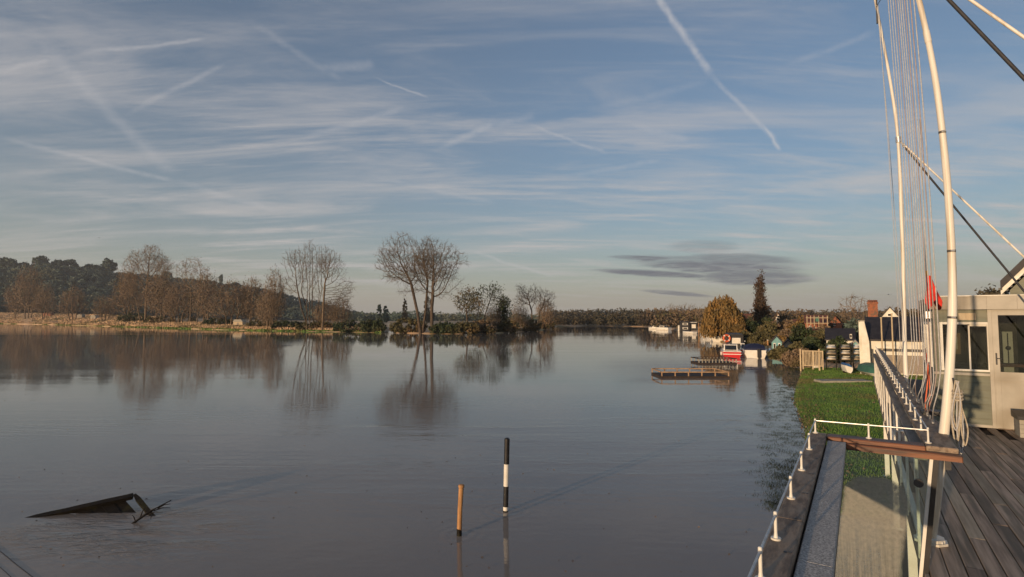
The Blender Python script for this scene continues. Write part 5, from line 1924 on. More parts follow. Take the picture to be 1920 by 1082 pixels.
cruiser('motor_cruiser', 'red hulled motor cruiser with white framed windscreen seen from astern', 1373, 671, 33, 6.5, 'red', 'boatwhite', rad(4), band='boatwhite')
cruiser('motor_cruiser', 'white motor boat under a navy canvas cover beside the red one', 1417, 672, 38, 5.5, 'boatwhite', 'boatwhite', rad(5), cabin=False, cover=True, hh=.78, band='boatwhite')
cruiser('motor_cruiser', 'white cruiser with blue windows moored under the golden willow', 1346, 641, 21, 6.5, 'boatwhite', 'boatwhite', rad(6), hh=.9)
cruiser('motor_cruiser', 'low white cruiser moored farthest up the right bank', 1238, 617, 13, 4.6, 'boatwhite', 'boatwhite', rad(75), hh=.55)
cruiser('motor_cruiser', 'pale grey cruiser between the white cruiser and the black houseboat', 1256, 619.5, 12, 6, 'boatwhite', 'concrete', rad(55), hh=.9)


def houseboat(name, label, px, py, wpx, hpx, L, wall, roofm, winm, rz=0.0, nwin=2, trim='white', rows=1):
    q = G(px, py)
    k = q.y / F
    W, Hh = wpx * k, hpx * k
    t = thing(name, label, 'houseboat', (q.x, q.y, 0), rz - az_of(q), 'houseboats on the right bank')
    part('hull', MB().loft([[(-W * .5, y, .35), (-W * .44, y, -.3), (W * .44, y, -.3), (W * .5, y, .35)] for y in (0, L)]), M['black'], t)
    cb = part('cabin', MB().box(-W * .46, W * .46, .15, L - .4, .351, Hh), M[wall], t)
    part('roof', MB().prism([(-W * .5, Hh + .002), (W * .5, Hh + .002), (W * .42, Hh + .14), (-W * .42, Hh + .14)], 0, L - .2, 'y'), M[roofm], t)
    for r in range(rows):
        z0 = .35 + (Hh - .35) * (r + .30) / rows
        z1 = .35 + (Hh - .35) * (r + .78) / rows
        for i in range(nwin):
            cx = -W * .46 + W * .92 * (i + .5) / nwin
            ww = W * .92 / nwin * .30
            w_ = part('window', MB().box(cx - ww, cx + ww, .10, .149, z0, z1), M[trim], cb)
            part('pane', MB().box(cx - ww * .7, cx + ww * .7, .085, .0995, z0 + (z1 - z0) * .18, z1 - (z1 - z0) * .18), M[winm], w_)
    part('fore_deck', MB().box(-W * .5, W * .5, -.9, -.002, .1, .34), M['black'], t)
    return t


houseboat('houseboat', 'yellow varnished cabin boat under the golden willow', 1325, 629, 21, 14, 8, 'yellow', 'yellow', 'glassdark', rad(6), 2, 'white')
houseboat('houseboat', 'black two-storey houseboat with white-framed square windows', 1285, 622, 17, 18, 9, 'black', 'black', 'glassdark', rad(3), 1, 'white', 2)
houseboat('houseboat', 'white-ended dark houseboat moored beside the two-storey one', 1301, 622, 13, 17, 8, 'black', 'white', 'paper', rad(3), 1, 'white', 1)
houseboat('houseboat', 'dark narrowboat cabin with a white notice behind the red cruiser', 1381, 656, 27, 27, 9, 'black', 'black', 'paper', rad(4), 1, 'white')
cruiser('motor_cruiser', 'white cabin cruiser with its bow toward the yellow cabin boat', 1332, 634, 15, 6, 'boatwhite', 'boatwhite', rad(20), hh=.7)
cruiser('motor_cruiser', 'small blue hulled launch beside the navy covered boat', 1436, 668, 12, 4, 'bluepaint', 'boatwhite', rad(-6), cabin=False, cover=False, hh=.5)
cruiser('motor_cruiser', 'small dark red launch tied between the red cruiser and the navy covered boat', 1393, 664, 9, 4.5, 'red', 'boatwhite', rad(0), hh=.5)
cruiser('motor_cruiser', 'white launch moored under the white-ended houseboat', 1303, 626, 11, 5, 'boatwhite', 'boatwhite', rad(40), cabin=False, hh=.5)
for i, (px, py, top, lab) in enumerate(((1310, 630, 606, 'thin mooring post beside the yellow cabin boat'), (1397, 668, 640, 'thin mooring post between the red and the white boats'), (1440, 668, 638, 'dark mooring post right of the navy covered boat'), (1266, 620, 607, 'slim mooring post beside the pale grey cruiser'))):
    q = G(px, py)
    t = thing('mooring_post', lab, 'post', (q.x, q.y, 0), 0, 'mooring posts along the right bank')
    zt_ = H + (597 - top) / F * q.y
    part('shaft', MB().tube([(0, 0, -1), (.02, 0, zt_)], .07, 8), M['postwood'] if i % 2 == 0 else M['wetwood'], t, True)
    part('cap', MB().tube([(.02, 0, zt_ + .002), (.02, 0, zt_ + .08)], [.09, .05], 8), M['white'], t)
# mooring pole and lifebuoy
q = G(1273, 621)
t = thing('mooring_pole', 'stout white mooring pole beside the black houseboat', 'post', (q.x, q.y, 0))
part('shaft', MB().tube([(0, 0, -1), (0, 0, 1.9), (0, 0, 2.0)], [.32, .32, .2], 12), M['white'], t, True)
part('collar', MB().tube([(0, 0, 1.1), (0, 0, 1.3)], .34, 12), M['boatwhite'], t, True)
q = G(1363, 656)
zc = H + (597 - 634) / F * q.y
t = thing('lifebuoy', 'orange ring lifebuoy on a stand beside the dark narrowboat', 'lifebuoy', (q.x, q.y, 0))
R, r = .42, .13
ringv = []
for i in range(20):
    a = 2 * math.pi * i / 20
    c = Vector((R * math.cos(a), 0, zc + R * math.sin(a)))
    e = Vector((math.cos(a), 0, math.sin(a)))
    ringv.append([c + e * r * math.cos(b) + Vector((0, 1, 0)) * r * math.sin(b) for b in np.linspace(0, 2 * math.pi, 9)[:-1]])
ringv.append(ringv[0])
part('ring', MB().loft(ringv, cap=False), M['orange'], t, True)
for i in range(4):
    a = math.pi / 4 + i * math.pi / 2
    c = Vector((R * math.cos(a), 0, zc + R * math.sin(a)))
    e = Vector((-math.sin(a), 0, math.cos(a)))
    part('white_band', MB().tube([c - e * .06, c + e * .06], r * 1.06, 10), M['boatwhite'], t, True)
part('stand', MB().box(-.05, .05, .14, .22, -1, zc + .4).box(-.3, .3, .135, .1395, zc + .2, zc + .4), M['redwood'], t)

# ------------------------------------------------------------------ right bank vegetation
def willow():
    d = 100
    p = at_px(1357, d)
    p.z = .6
    k = p.y / F
    h = H + (597 - 549) / F * p.y - p.z
    w = 38 * k
    t = thing('willow_tree', 'golden weeping willow at the river edge above the boats', 'tree', p)
    rng = np.random.default_rng(90)
    tm, cm, _ = tree_meshes(91, [[(0, 0, -.3), (0, 0, h * .4)]], [(0, 0, h * .62, w * .8, w * .8, h * .33)], n_attr=350, step=.5, kill=.8, tip=.03, twigs=1, twlen=.8, thick=.1)
    for m_ in tm:
        link('trunk', m_, M['bark'], t)
    link('crown', cm, M['twigwarm'], t)
    n = 1100
    a = rng.uniform(0, 2 * math.pi, n)
    rr = w * np.sqrt(rng.uniform(.08, 1, n))
    top = h * np.sqrt(np.maximum(.05, 1 - (rr / (w * 1.12)) ** 2)) * rng.uniform(.78, 1.0, n)
    lobes = np.stack([w * np.sqrt(rng.uniform(.05, 1, 16)), rng.uniform(0, 2 * math.pi, 16), rng.uniform(.88, 1.05, 16)], 1)
    lx, ly = lobes[:, 0] * np.cos(lobes[:, 1]), lobes[:, 0] * np.sin(lobes[:, 1])
    dist_ = np.hypot((rr * np.cos(a))[:, None] - lx[None], (rr * np.sin(a))[:, None] - ly[None])
    near = dist_.argmin(1)
    top = top * lobes[near, 2] * (1.04 - .12 * (dist_.min(1) / (w * .35)) ** 2)
    keep = rng.random(n) < np.clip(1.35 - dist_.min(1) / (w * .40), .15, 1)
    a, rr, top = a[keep], rr[keep], np.maximum(top[keep], .8)
    n = len(a)
    ln = np.minimum(top * rng.uniform(.35, .95, n), top - .3)
    C = []
    for i in range(n):
        m_ = int(ln[i] / .20) + 2
        tt = np.linspace(0, 1, m_)
        x = (rr[i] + .5 * np.sin(tt * 1.5)) * math.cos(a[i]) + rng.normal(0, .06, m_)
        y = (rr[i] + .5 * np.sin(tt * 1.5)) * math.sin(a[i]) + rng.normal(0, .06, m_)
        C.append(np.stack([x, y, top[i] - tt * ln[i]], 1))
    C = np.concatenate(C)
    link('foliage', mesh_np('foliage', *leaves(C, .15, rng, aspect=1.6, droop=.35)), M['willow'], t)


willow()


def lombardy():
    d = 122
    p = at_px(1427, d)
    p.z = .6
    k = p.y / F
    h = H + (597 - 512) / F * p.y - p.z
    w = 12.5 * k
    ms = tree_meshes(95, [[(x * k, 0, -.3), (x * k * .9, 0, h * .45)] for x in (-5, 0, 5)], [(0, 0, h * .58, w * .78, w * .75, h * .34), (0, 0, h * .32, w * 1.1, w, h * .24), (w * .12, 0, h * .86, w * .36, w * .36, h * .15)], n_attr=1000, step=.5, kill=.6, tip=.03, twigs=1.6, twlen=1.0, twr=.026,
                     thick=.12, trop=(0, 0, .9), foliage=6500, leaf=.15, lspread=.28)
    tree('poplar_tree', 'tall narrow poplar spire behind the moored white boat', ms, p, ('bark', 'twigwarm', 'poplar'))


lombardy()
rb = [(1380, 588, 26, 112, 'leafbrown', 'reddish shrub between the willow and the poplar'), (1405, 600, 20, 100, 'leafgreen', 'green shrub at the foot of the poplar'), (1440, 606, 24, 92, 'leafolive', 'olive shrub right of the poplar foot'),
      (1396, 622, 18, 84, 'leafolive', 'olive bank bush behind the red cruiser'), (1425, 624, 24, 80, 'leafolive', 'broad olive bush behind the navy covered boat'), (1438, 596, 18, 108, 'leafgreen', 'dark green conifer beside the poplar'),
      (1474, 618, 18, 80, 'leafbrown', 'brown shrub above the teal hut'), (1490, 606, 20, 84, 'willow', 'yellow leaved shrub by the scaffolded house'), (1504, 612, 24, 76, 'leafgreen', 'dark evergreen shrub left of the scaffolding'),
      (1490, 644, 17, 60, 'leafolive', 'olive reed clump right of the teal hut'), (1500, 655, 20, 52, 'leafbrown', 'brown bush left of the picket gate'), (1462, 667, 20, 58, 'leafolive', 'low reeds at the water edge below the teal hut'),
      (1487, 670, 22, 50, 'leafbrown', 'low brown bank growth beside the picket gate'), (1520, 634, 22, 66, 'leafgreen', 'dark shrub behind the picket gate'), (1568, 636, 24, 56, 'leafgreen', 'clipped dark hedge behind the dinghy racks'),
      (1415, 590, 20, 130, 'leafbrown', 'rusty bush far behind the poplar'), (1475, 592, 30, 130, 'leaffar', 'brown shrubbery behind the scaffolded house'), (1560, 590, 36, 120, 'leaffar', 'brown hedge trees behind the low white building'),
      (1452, 602, 16, 100, 'leafbrown', 'rusty shrub just right of the poplar foot'), (1478, 602, 18, 96, 'leafbrown', 'tall rusty shrub above the dark weathered shed'), (1510, 596, 18, 104, 'willow', 'golden shrub before the scaffolded brick house'),
      (1547, 612, 16, 84, 'leafbrown', 'rusty shrub left of the low white store'), (1462, 630, 12, 74, 'willow', 'small golden bush behind the teal summerhouse'), (1535, 622, 16, 72, 'leafolive', 'olive shrub under the scaffolding'), (1386, 610, 14, 96, 'willow', 'golden green bush between willow and red cruiser'),
      (1600, 602, 20, 74, 'leafwood', 'blue-green conifer left of the white gable'), (1715, 585, 30, 80, 'leaffar', 'brown hedge behind the halyards'), (1860, 549, 22, 60, 'leaffar', 'distant brown treetop over the hut roof')]
for i, (px, top, hw, d, mk, lab) in enumerate(rb):
    p = at_px(px, d)
    p.z = .35
    k = p.y / F
    h = max(1.0, H + (597 - top) / F * p.y - p.z)
    w = hw * k
    bush('bank_shrub', lab, p, [(0, 0, h * .5, w * .8, w * .7, h * .5), (w * .45, 0, h * .35, w * .55, w * .5, h * .36), (-w * .5, 0, h * .32, w * .5, w * .5, h * .36)], mk, 80, 40, max(.25, h * .16), .13 + .0006 * d, 110 + i, group='shrubs along the right bank')
for (px, d, top, hw, s, lab) in ((1606, 96, 551, 32, 120, 'spreading bare tree left of the brick chimney'), (1672, 110, 572, 18, 121, 'small bare tree behind the white gable'), (1556, 120, 588, 24, 122, 'low bare tree behind the low white building')):
    p = at_px(px, d)
    p.z = .5
    h = H + (597 - top) / F * p.y - p.z
    w = hw / F * p.y
    tree('bare_tree', lab, tree_meshes(s, [[(0, 0, -.3), (.1, 0, h * .4)], [(.5, .2, -.3), (.9, .2, h * .35)]], [(0, 0, h * .68, w, w * .7, h * .31)], n_attr=700, step=.45, kill=.55, tip=.026, twigs=1.8, twlen=.9, twr=.02, thick=.09),
         p, ('barkpale', 'twigwarm', 'leafbrown'), group='bare trees behind the sailing sheds')


# ------------------------------------------------------------------ right bank buildings
def shed(name, label, px, base_py, wpx, wall_top, roof_top, L, wall, roof, rz=0.0, z0=.3, dist=None, cat='building', door=None, windows=(), ridge_along='y', over=.15, group=None):
    """gable building facing the camera; pixels give its width and heights"""
    q = at_px(px, dist)
    k = q.y / F
    kx = k * math.cos(az_of(q))
    W = wpx * kx / 2
    zw = H + (597 - wall_top) * k
    zr = H + (597 - roof_top) * k
    t = thing(name, label, cat, (q.x, q.y, z0), rz - az_of(q), group)
    o = (0, 0, z0)
    if ridge_along == 'y':
        wl = part('wall', MB(o).prism([(-W, z0 - .3), (W, z0 - .3), (W, zw), (0, zr), (-W, zw)], 0, L, 'y'), M[wall], t)
        for s in (-1, 1):
            a = (s * (W + over), zw - over * (zr - zw) / W)
            part('roof', MB(o).prism([a, (0, zr + .002), (0, zr + .14), (a[0], a[1] + .14)], -over, L + over, 'y'), M[roof], t)
    else:
        wl = part('wall', MB(o).box(-W, W, 0, L, z0 - .3, zw), M[wall], t)
        for s in (0, 1):
            yy = (-over, L / 2) if s == 0 else (L + over, L / 2)
            part('roof', MB(o).prism([(yy[0], zw - .08), (yy[1], zr), (yy[1], zr + .12), (yy[0], zw + .04)], -W - over, W + over, 'x'), M[roof], t)
    for (a0, a1, b0, b1) in windows:
        x0, x1 = (a0 - px) * kx, (a1 - px) * kx
        zz0, zz1 = H + (597 - b1) * k, H + (597 - b0) * k
        w_ = part('window', MB(o).box(x0, x1, -.05, -.002, zz0, zz1), M['white'], wl)
        part('pane', MB(o).box(x0 + (x1 - x0) * .15, x1 - (x1 - x0) * .15, -.06, -.0505, zz0 + .08, zz1 - .08), M['glassdark'], w_)
    if door:
        x0, x1, top = (door[0] - px) * kx, (door[1] - px) * kx, H + (597 - door[2]) * k
        part('door', MB(o).box(x0, x1, -.05, -.002, z0, top), M[door[3]], wl)
    return t


# white boathouse with black roof and writing band
def build_boathouse():
    dist = 47.0
    q = at_px(1668, dist)
    k = q.y / F
    t = thing('white_boathouse', 'long white boathouse with steep black roof behind the balustrade', 'building', (q.x, q.y, .3), -az_of(q))
    o = (0, 0, .3)
    X = lambda px: (px - 1668) * k * math.cos(az_of(q))
    Z = lambda py: H + (597 - py) * k
    L = 6.0
    wl = part('wall', MB(o).box(X(1626), X(1758), 0, L, 0, Z(640)), M['render_w'], t)
    part('roof', MB(o).prism([(-.25, Z(639)), (L / 2, Z(597)), (L / 2, Z(594)), (-.25, Z(636.5))], X(1618), X(1764), 'x'), M['slate'], t)
    part('roof', MB(o).prism([(L + .25, Z(639)), (L / 2, Z(597)), (L / 2, Z(594)), (L + .25, Z(636.5))], X(1618), X(1764), 'x'), M['slate'], t)
    part('gable_end', MB(o).prism([(0, .0), (L, .0), (L, Z(640)), (L / 2, Z(599)), (0, Z(640))], X(1622), X(1625.8), 'x'), M['render_w'], t)
    # raking white end wall in front of the gable
    part('end_buttress', MB(o).prism([(X(1618), 0), (X(1630), 0), (X(1628), Z(640)), (X(1620), Z(603)), (X(1612), Z(603)), (X(1614), Z(640))], -.9, -.3, 'y'), M['render_w'], t)
    ch = part('chimney', MB(o).box(X(1608), X(1618), -.1, .6, 0, Z(604)), M['render_w'], t)
    part('chimney_cap', MB(o).box(X(1607), X(1620), -.15, .65, Z(604) + .002, Z(601)), M['concrete'], ch)
    bd = part('sign_band', MB(o).box(X(1630), X(1758), -.08, -.002, Z(653), Z(641)), M['render_w'], t)
    rng = random.Random(8)
    for px in (1659, 1661.5, 1664, 1671, 1674, 1676.5, 1679, 1724, 1727, 1730, 1733):
        s = rng.uniform(.2, .9)
        part('faded_stroke', MB(o).prism([(X(px), Z(650 - s)), (X(px + .5), Z(650 - s)), (X(px + 1.3), Z(645 + s)), (X(px + .8), Z(645 + s))], -.086, -.0805, 'y'), M['greywood'], bd)
    part('dark_opening', MB(o).box(X(1640), X(1756), -.06, -.002, Z(658.5), Z(653.5)), M['black'], wl)
    part('lower_band', MB(o).box(X(1640), X(1757), -.09, -.002, Z(665), Z(659)), M['render_w'], wl)
    part('boarded_front', MB(o).box(X(1641), X(1756), -.05, -.002, .3, Z(665.3)), M['leafolive'] if False else M['greywood'], wl)
    for px in (1633, 1645):
        part('drainpipe', MB(o).tube([(X(px), -.12, .2), (X(px), -.12, Z(655))], .05, 6), M['black'], wl)
    # two thin flagpoles on the roof slope
    for px, top in ((1652, 597), (1672, 590)):
        g_ = at_px(px, dist - 1.5)
        p = thing('flagpole', 'short thin flagpole by the left end of the black boathouse roof' if px < 1660 else 'taller thin flagpole before the middle of the black boathouse roof', 'pole', (g_.x, g_.y, .3), 0, 'thin flagpoles by the boathouse')
        part('pole', MB((0, 0, .3)).tube([(0, 0, .2), (0, 0, Z(top))], .045, 6), M['palewood'], p, True)
        part('truck', MB((0, 0, .3)).tube([(0, 0, Z(top)), (0, 0, Z(top) + .08)], .07, 6), M['palewood'], p)


build_boathouse()
shed('store_building', 'low white store with black roof behind the dinghy racks', 1574, 0, 52, 637, 618, 4, 'render_w', 'slate', z0=.3, dist=64, ridge_along='x', windows=((1592, 1596, 626, 634),))
shed('gabled_house', 'white gabled house peeping over the black boathouse roof', 1669, 0, 42, 600, 577, 7, 'render_w', 'slate', z0=.4, dist=66, windows=((1664, 1672, 587, 594),))
shed('brick_house', 'red brick house with its upper floor in scaffolding', 1530, 0, 42, 606, 592, 7, 'brick', 'redtile', z0=.4, dist=96, ridge_along='x', windows=((1516, 1521, 611, 619), (1538, 1543, 611, 619)))
shed('red_roof_house', 'red roofed house half hidden left of the poplar', 1402, 0, 30, 604, 589, 7, 'brick', 'redtile', z0=.5, dist=150, ridge_along='x', windows=((1394, 1398, 606, 611),))
shed('small_gable', 'little cream gable showing above the shrubs right of the poplar', 1459, 0, 12, 598, 589, 5, 'render_w', 'redtile', z0=.5, dist=140)
shed('teal_hut', 'small teal summerhouse with dark pitched roof at the water edge', 1455, 0, 19, 641, 631, 2.2, 'teal', 'slate', z0=.3, dist=64, windows=((1449, 1453, 643, 654), (1458, 1462, 643, 654)), cat='hut')


shed('cottage', 'cream cottage with red roof seen left of the low white store', 1500, 0, 26, 612, 600, 6, 'render_w', 'redtile', z0=.4, dist=110, ridge_along='x', windows=((1492, 1496, 614, 619), (1503, 1507, 614, 619)))
shed('cottage', 'brown gabled cottage behind the low white store', 1566, 0, 24, 608, 594, 6, 'brick', 'redtile', z0=.4, dist=118, windows=((1562, 1566, 606, 611),))
shed('garden_shed', 'pale green shed half behind the dinghy racks', 1602, 0, 20, 650, 640, 2.5, 'teal', 'concrete', z0=.3, dist=58)
shed('garden_shed', 'dark weathered shed beside the teal summerhouse', 1476, 0, 16, 646, 638, 2.5, 'greywood', 'slate', z0=.3, dist=70)


def build_chimney():
    q = at_px(1637, 68)
    k = q.y / F
    W = 9.5 * k * math.cos(az_of(q))
    Z = lambda py: H + (597 - py) * k
    t = thing('brick_chimney', 'broad red brick chimney stack with pots above the boathouse roof', 'chimney', (q.x, q.y, .4), -az_of(q))
    o = (0, 0, .4)
    part('stack', MB(o).box(-W, W, 0, .9, .2, Z(570)), M['brick'], t)
    part('corbel', MB(o).box(-W * 1.12, W * 1.12, -.08, .98, Z(570) + .002, Z(567)), M['brick'], t)
    for i in range(4):
        x = -W * .75 + W * .5 * i
        part('chimney_pot', MB(o).tube([(x, .45, Z(567) + .002), (x, .45, Z(562.5))], [.13, .10], 8), M['redtile'], t, True)


build_chimney()


def build_scaffold():
    q = at_px(1530, 92)
    k = q.y / F
    t = thing('scaffolding', 'pale scaffolding of poles and boards round the brick house', 'scaffold', (q.x, q.y, .4), -az_of(q))
    o = (0, 0, .4)
    X = lambda px: (px - 1530) * k * math.cos(az_of(q))
    Z = lambda py: H + (597 - py) * k
    for px in (1513, 1520, 1526.5, 1535, 1543, 1551):
        part('upright', MB(o).tube([(X(px), 0, .3), (X(px), 0, Z(592))], .055, 6), M['palewood'], t)
    for py in (596, 606, 615):
        part('ledger', MB(o).tube([(X(1511), -.06, Z(py)), (X(1553), -.06, Z(py))], .05, 6), M['palewood'], t)
    part('platform', MB(o).box(X(1511), X(1532), -.5, .3, Z(615.5), Z(614)), M['palewood'], t)
    part('debris_sheet', MB(o).box(X(1529), X(1535), -.08, -.06, Z(603), Z(594)), M['green'], t)


build_scaffold()


def picket_gate():
    dist = 48.2
    q = at_px(1521, dist)
    k = q.y / F
    t = thing('picket_gate', 'pale slatted timber gate panel at the water edge by the racks', 'gate', (q.x, q.y, .1), -az_of(q))
    X = lambda px: (px - 1521) * k * math.cos(az_of(q))
    Z = lambda py: H + (597 - py) * k
    o = (0, 0, .1)
    zb, zt = Z(686), Z(657)
    part('top_rail', MB(o).box(X(1502), X(1541), 0, .05, zt - .07, zt), M['palewood'], t)
    part('bottom_rail', MB(o).box(X(1502), X(1541), 0, .05, zb, zb + .07), M['palewood'], t)
    for px in (1503, 1521.5, 1540):
        part('stile', MB(o).box(X(px - 1.1), X(px + 1.1), -.03, .06, zb - .25, zt + .01), M['palewood'], t)
    for i in range(13):
        px = 1505.2 + i * 2.65
        if abs(px - 1521.5) < 1.5:
            px += 1.2
        part('slat', MB(o).box(X(px - .65), X(px + .65), -.0295, -.001, zb + .02, zt - .02), M['palewood'], t)
    part('gate_post', MB(o).box(X(1532), X(1535), .08, .2, -.3, Z(654)), M['palewood'], t)
    part('gate_post', MB(o).box(X(1497), X(1499.5), .08, .18, -.3, Z(655)), M['palewood'], t)


picket_gate()


def dinghy_mesh(L, B, h):
    rings = []
    n = 8
    for i in range(n + 1):
        s = i / n
        w = B / 2 * math.sin(math.pi * min(.98, max(.12, s * .86 + .10))) ** .9
        hh = .72 * h * math.sin(math.pi * min(.95, max(.1, s))) ** .35
        rings.append([(-L / 2 + L * s, -w, 0), (-L / 2 + L * s, -w * .85, hh * .55), (-L / 2 + L * s, -w * .3, hh), (-L / 2 + L * s, w * .3, hh), (-L / 2 + L * s, w * .85, hh * .55), (-L / 2 + L * s, w, 0)])
    m = MB().loft(rings)
    return m


def racks():
    dist = 49.0
    cols = [(1556, 20, 1546.5, 1565.5), (1583, 20, 1573.5, 1592.5), (1605, 17, 1597, 1613)]
    lev = [(653, 'upper'), (663.5, 'middle'), (674, 'lower')]
    ws = ['by the picket gate', 'between the other two racks', 'by the white boathouse']
    wh = ['beside the picket gate', 'standing between the other two racks', 'next to the white boathouse']
    for ci, (px, w, a, b) in enumerate(cols):
        q = at_px(px, dist)
        k = q.y / F
        Z = lambda py: H + (597 - py) * k
        ca = math.cos(az_of(q))
        X = lambda p_: (p_ - px) * k * ca
        t = thing('dinghy_rack', 'dark three-tier boat rack ' + wh[ci], 'rack', (q.x, q.y, .25), -az_of(q), 'dinghy racks')
        o = (0, 0, .25)
        for x in (X(a), X(b)):
            for y in (0, 1.3):
                part('upright', MB(o).box(x - .04, x + .04, y - .04, y + .04, .2, Z(644)), M['wetwood'], t)
        for (py, _) in lev:
            for y in (0, 1.3):
                part('bearer', MB(o).box(X(a) - .12, X(b) + .12, y - .09, y - .041, Z(py) - .06, Z(py)), M['wetwood'], t)
        me = dinghy_mesh((b - a - 1.5) * k * ca, 1.25, .30).mesh('hull', True)
        for li, (py, ln) in enumerate(lev):
            d = thing('racked_dinghy', f'upturned pale dinghy on the {ln} tier of the rack {ws[ci]}', 'dinghy', (q.x + .6 * math.sin(az_of(q)), q.y + .6 * ca, Z(py) + .002), -az_of(q), 'upturned dinghies on the racks')
            mm = M['boatwhite'] if (ci + li) % 3 != 1 else M['creampaint']
            m2 = me.copy()
            m2.materials.append(mm)
            link('hull', m2, None, d)
            part('keel', MB().box(-.35 * (b - a) * k, .35 * (b - a) * k, -.02, .02, .215, .25), mm, d)
            part('gunwale', MB().tube([(-.46 * (b - a) * k, -.40, .015), (0, -.64, .015), (.46 * (b - a) * k, -.30, .015)], .03, 6), M['palewood'], d)


racks()


def blue_dinghy():
    q = at_px(1582, 46.6)
    k = q.y / F
    t = thing('blue_dinghy', 'blue and white dinghy tilted on the grass before the racks', 'dinghy', (q.x, q.y, .25), rad(25))
    rings = [[(x, y + 0.0, z + .28) for (x, y, z) in r] for r in hull_rings(2.6, 1.0, .42, 8)]
    rings = [[(y * .45 - x * .55, x * .5 + y * .6, z + x * .25 - .02) for x, y, z in r] for r in rings]
    part('hull', MB().loft(rings), M['boatwhite'], t, True)
    part('cover', MB().loft([[(p[0], p[1], p[2] + .02) for p in (r[0], r[7])] + [((r[0][0] + r[7][0]) / 2, (r[0][1] + r[7][1]) / 2, max(r[0][2], r[7][2]) + .18)] for r in rings]), M['bluepaint'], t)
    part('chock', MB().box(-.3, .3, -.1, .1, -.05, .12), M['wetwood'], t)
    t.scale = (.68, .68, .68)
    q = at_px(1632, 45)
    t = thing('covered_dinghy', 'dinghy under a dark green cover beside the white boathouse', 'dinghy', (q.x, q.y, .25), rad(-15))
    part('cover', MB().loft([[(-.65 * s, y, .25), (-.5 * s, y, .25 + .45 * s), (0, y, .25 + .62 * s), (.5 * s, y, .25 + .45 * s), (.65 * s, y, .25)] for y, s in ((-1.6, .25), (-1.1, .8), (0, 1), (1.2, .9), (1.6, .6))]), M['green'], t, True)
    part('hull', MB().loft([[(-.6 * s, y, .249), (-.3 * s, y, .02), (.3 * s, y, .02), (.6 * s, y, .249)] for y, s in ((-1.6, .25), (-1.1, .8), (0, 1), (1.2, .9), (1.6, .6))]), M['boatwhite'], t, True)


blue_dinghy()


# ------------------------------------------------------------------ lawn details
def grass_blades():
    rng = np.random.default_rng(77)
    nrm = np.array([CT, -ST, 0.0])
    pts = np.array([list(p) for p in LAWN])
    seg = np.linalg.norm(np.diff(pts, axis=0), axis=1)
    cum = np.concatenate([[0], np.cumsum(seg)])

    def sample(n, omin, omax, power=1.0):
        s = rng.uniform(0, cum[-1], n)
        i = np.clip(np.searchsorted(cum, s) - 1, 0, len(seg) - 1)
        f = ((s - cum[i]) / seg[i])[:, None]
        p = pts[i] * (1 - f) + pts[i + 1] * f
        o = omin + (omax - omin) * rng.uniform(0, 1, n) ** power
        p = p + nrm * o[:, None]
        z = np.interp(o, [-9, 0, .25, .8, 2, 4, 8, 16], [-.05, -.05, .015, .06, .10, .15, .22, .28])
        p[:, 2] = z
        return p

    def blades(c, hmin, hmax, w):
        n = len(c)
        a = rng.uniform(0, math.pi, n)
        ww = np.stack([np.cos(a), np.sin(a), a * 0], 1) * w * rng.uniform(.5, 1.4, (n, 1))
        up = np.stack([rng.normal(0, .35, n), rng.normal(0, .35, n), np.ones(n)], 1) * rng.uniform(hmin, hmax, (n, 1))
        return np.stack([c - ww, c + ww, c + up], 1).reshape(-1, 3)
    V = blades(sample(110000, .1, 9.5, 1.2), .04, .10, .012)
    # drowned tufts thinning out into the water
    tc = sample(700, -2.2, .3, .38)
    tc = np.concatenate([tc, np.array([list(G(rng.uniform(1440, 1505), rng.uniform(860, 960))) for _ in range(150)])])
    k = rng.integers(25, 70, len(tc))
    c = np.repeat(tc, k, axis=0) + rng.normal(size=(k.sum(), 3)) * np.array([.11, .11, 0])
    c[:, 2] = -.03
    V2 = blades(c, .03, .085, .007)
    o = link('drowned_grass', mesh_np('drowned_grass', V2, np.arange(len(V2)).reshape(-1, 3)), M['drowned'])
    o['kind'] = 'stuff'
    tag(o, 'dark drowned grass tufts poking out of the shallows by the lawn', 'grass')
    o = link('lawn_grass', mesh_np('lawn_grass', V, np.arange(len(V)).reshape(-1, 3)), M['grassblade'])
    o['kind'] = 'stuff'
    tag(o, 'short green grass of the riverside lawn, drowned at its edge', 'grass')


grass_blades()
# paved slip and slabs across the lawn
for (px, py, wpx, d_, lab) in ((1580, 714, 46, .5, 'narrow concrete slab strip laid across the lawn'),):
    q = G(px, py, .2)
    k = q.y / F
    t = thing('paving_strip', lab, 'paving', (q.x, q.y, .2))
    n = 4
    for i in range(n):
        a, b = -wpx * k + 2 * wpx * k * i / n, -wpx * k + 2 * wpx * k * (i + 1) / n
        part('slab', MB().box(a + .01, b - .01, -d_, d_, -.1, .045 + .006 * (i % 2)), M['concrete'], t)
q = G(1531, 691, .08)
t = thing('white_drum', 'small white object lying at the water edge by the gate', 'drum', (q.x, q.y, .1))
part('body', MB().tube([(-.25, 0, .12), (-.2, 0, .13), (.2, 0, .13), (.25, 0, .12)], [.06, .12, .12, .06], 10), M['boatwhite'], t, True)
part('cap', MB().tube([(.25, 0, .12), (.30, 0, .12)], .035, 8), M['bluepaint'], t)
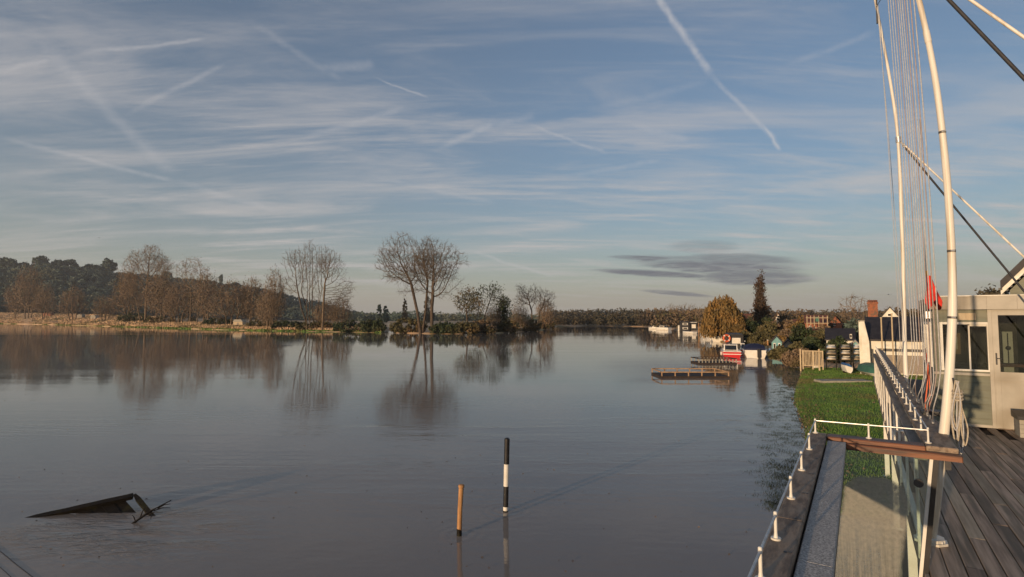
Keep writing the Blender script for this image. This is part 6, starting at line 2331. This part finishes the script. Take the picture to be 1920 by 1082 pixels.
# two gulls in the air
for (px, py, d, lab) in ((1666, 552, 70, 'small dark bird flying above the white gable'), (186, 446, 160, 'tiny dark bird high over the hill')):
    p = P(px, py, d)
    t = thing('flying_bird', lab, 'bird', p)
    s = .25 if d < 100 else .4
    part('body', MB().tube([(0, -s * .6, 0), (0, -s * .2, .01), (0, s * .3, 0), (0, s * .6, -.01)], [.01, s * .16, s * .14, .01], 8), M['black'], t, True)
    for sg in (-1, 1):
        part('wing', MB().prism([(0, -s * .2), (sg * s * .7, -s * .1), (sg * s * 1.5, -s * .45), (sg * s * .7, s * .2), (0, s * .25)], .0, .012), M['black'], t)

# leaves and flood litter on the lawn, and flecks drifting on the water
def litter():
    rng = np.random.default_rng(15)
    nrm = np.array([CT, -ST, 0.0])
    pts = np.array([list(p) for p in LAWN])
    i = rng.integers(0, len(pts) - 1, 1800)
    f = rng.uniform(0, 1, (1800, 1))
    o = np.where(rng.random(1800) < .5, rng.uniform(.0, 1.0, 1800), rng.uniform(0, 9, 1800))
    p = pts[i] * (1 - f) + pts[i + 1] * f + nrm * o[:, None]
    p[:, 2] = np.interp(o, [0, .25, .8, 2, 4, 8, 16], [.0, .03, .075, .115, .165, .235, .3]) + .03
    ob = link('leaf_litter', mesh_np('leaf_litter', *leaves(p, .045, rng)), M['leafbrown'])
    ob['kind'] = 'stuff'
    tag(ob, 'brown fallen leaves and flood litter on the lawn', 'leaves')
    n = 160
    q = []
    for k in range(n):
        g = G(rng.uniform(-50, 1450), 640 + 440 * rng.uniform(0, 1) ** 1.2)
        q.append((g.x, g.y, .004))
    V, F_ = leaves(np.array(q), .03, rng)
    V[:, 2] = np.clip(V[:, 2], .003, .018)
    ob = link('drifting_flecks', mesh_np('drifting_flecks', V, F_), M['leafbrown'])
    ob['kind'] = 'stuff'
    tag(ob, 'small leaves and flecks drifting on the flood water', 'leaves')


litter()

# ------------------------------------------------------------------ thin morning haze
def haze():
    m = bpy.data.materials.new('haze_air')
    m.use_nodes = True
    nt = m.node_tree
    nt.nodes.remove(nt.nodes['Principled BSDF'])
    v = nt.nodes.new('ShaderNodeVolumePrincipled')
    v.inputs['Color'].default_value = (.92, .95, 1.0, 1)
    v.inputs['Density'].default_value = HAZE
    v.inputs['Anisotropy'].default_value = .2
    nt.links.new(v.outputs[0], nt.nodes['Material Output'].inputs['Volume'])
    o = link('haze', MB().box(-4600, 4600, -4600, 4600, -2.7, 175).mesh('haze'), m)
    o['kind'] = 'stuff'
    tag(o, 'thin pale morning haze over the river valley', 'haze')


HAZE = .00013
haze()
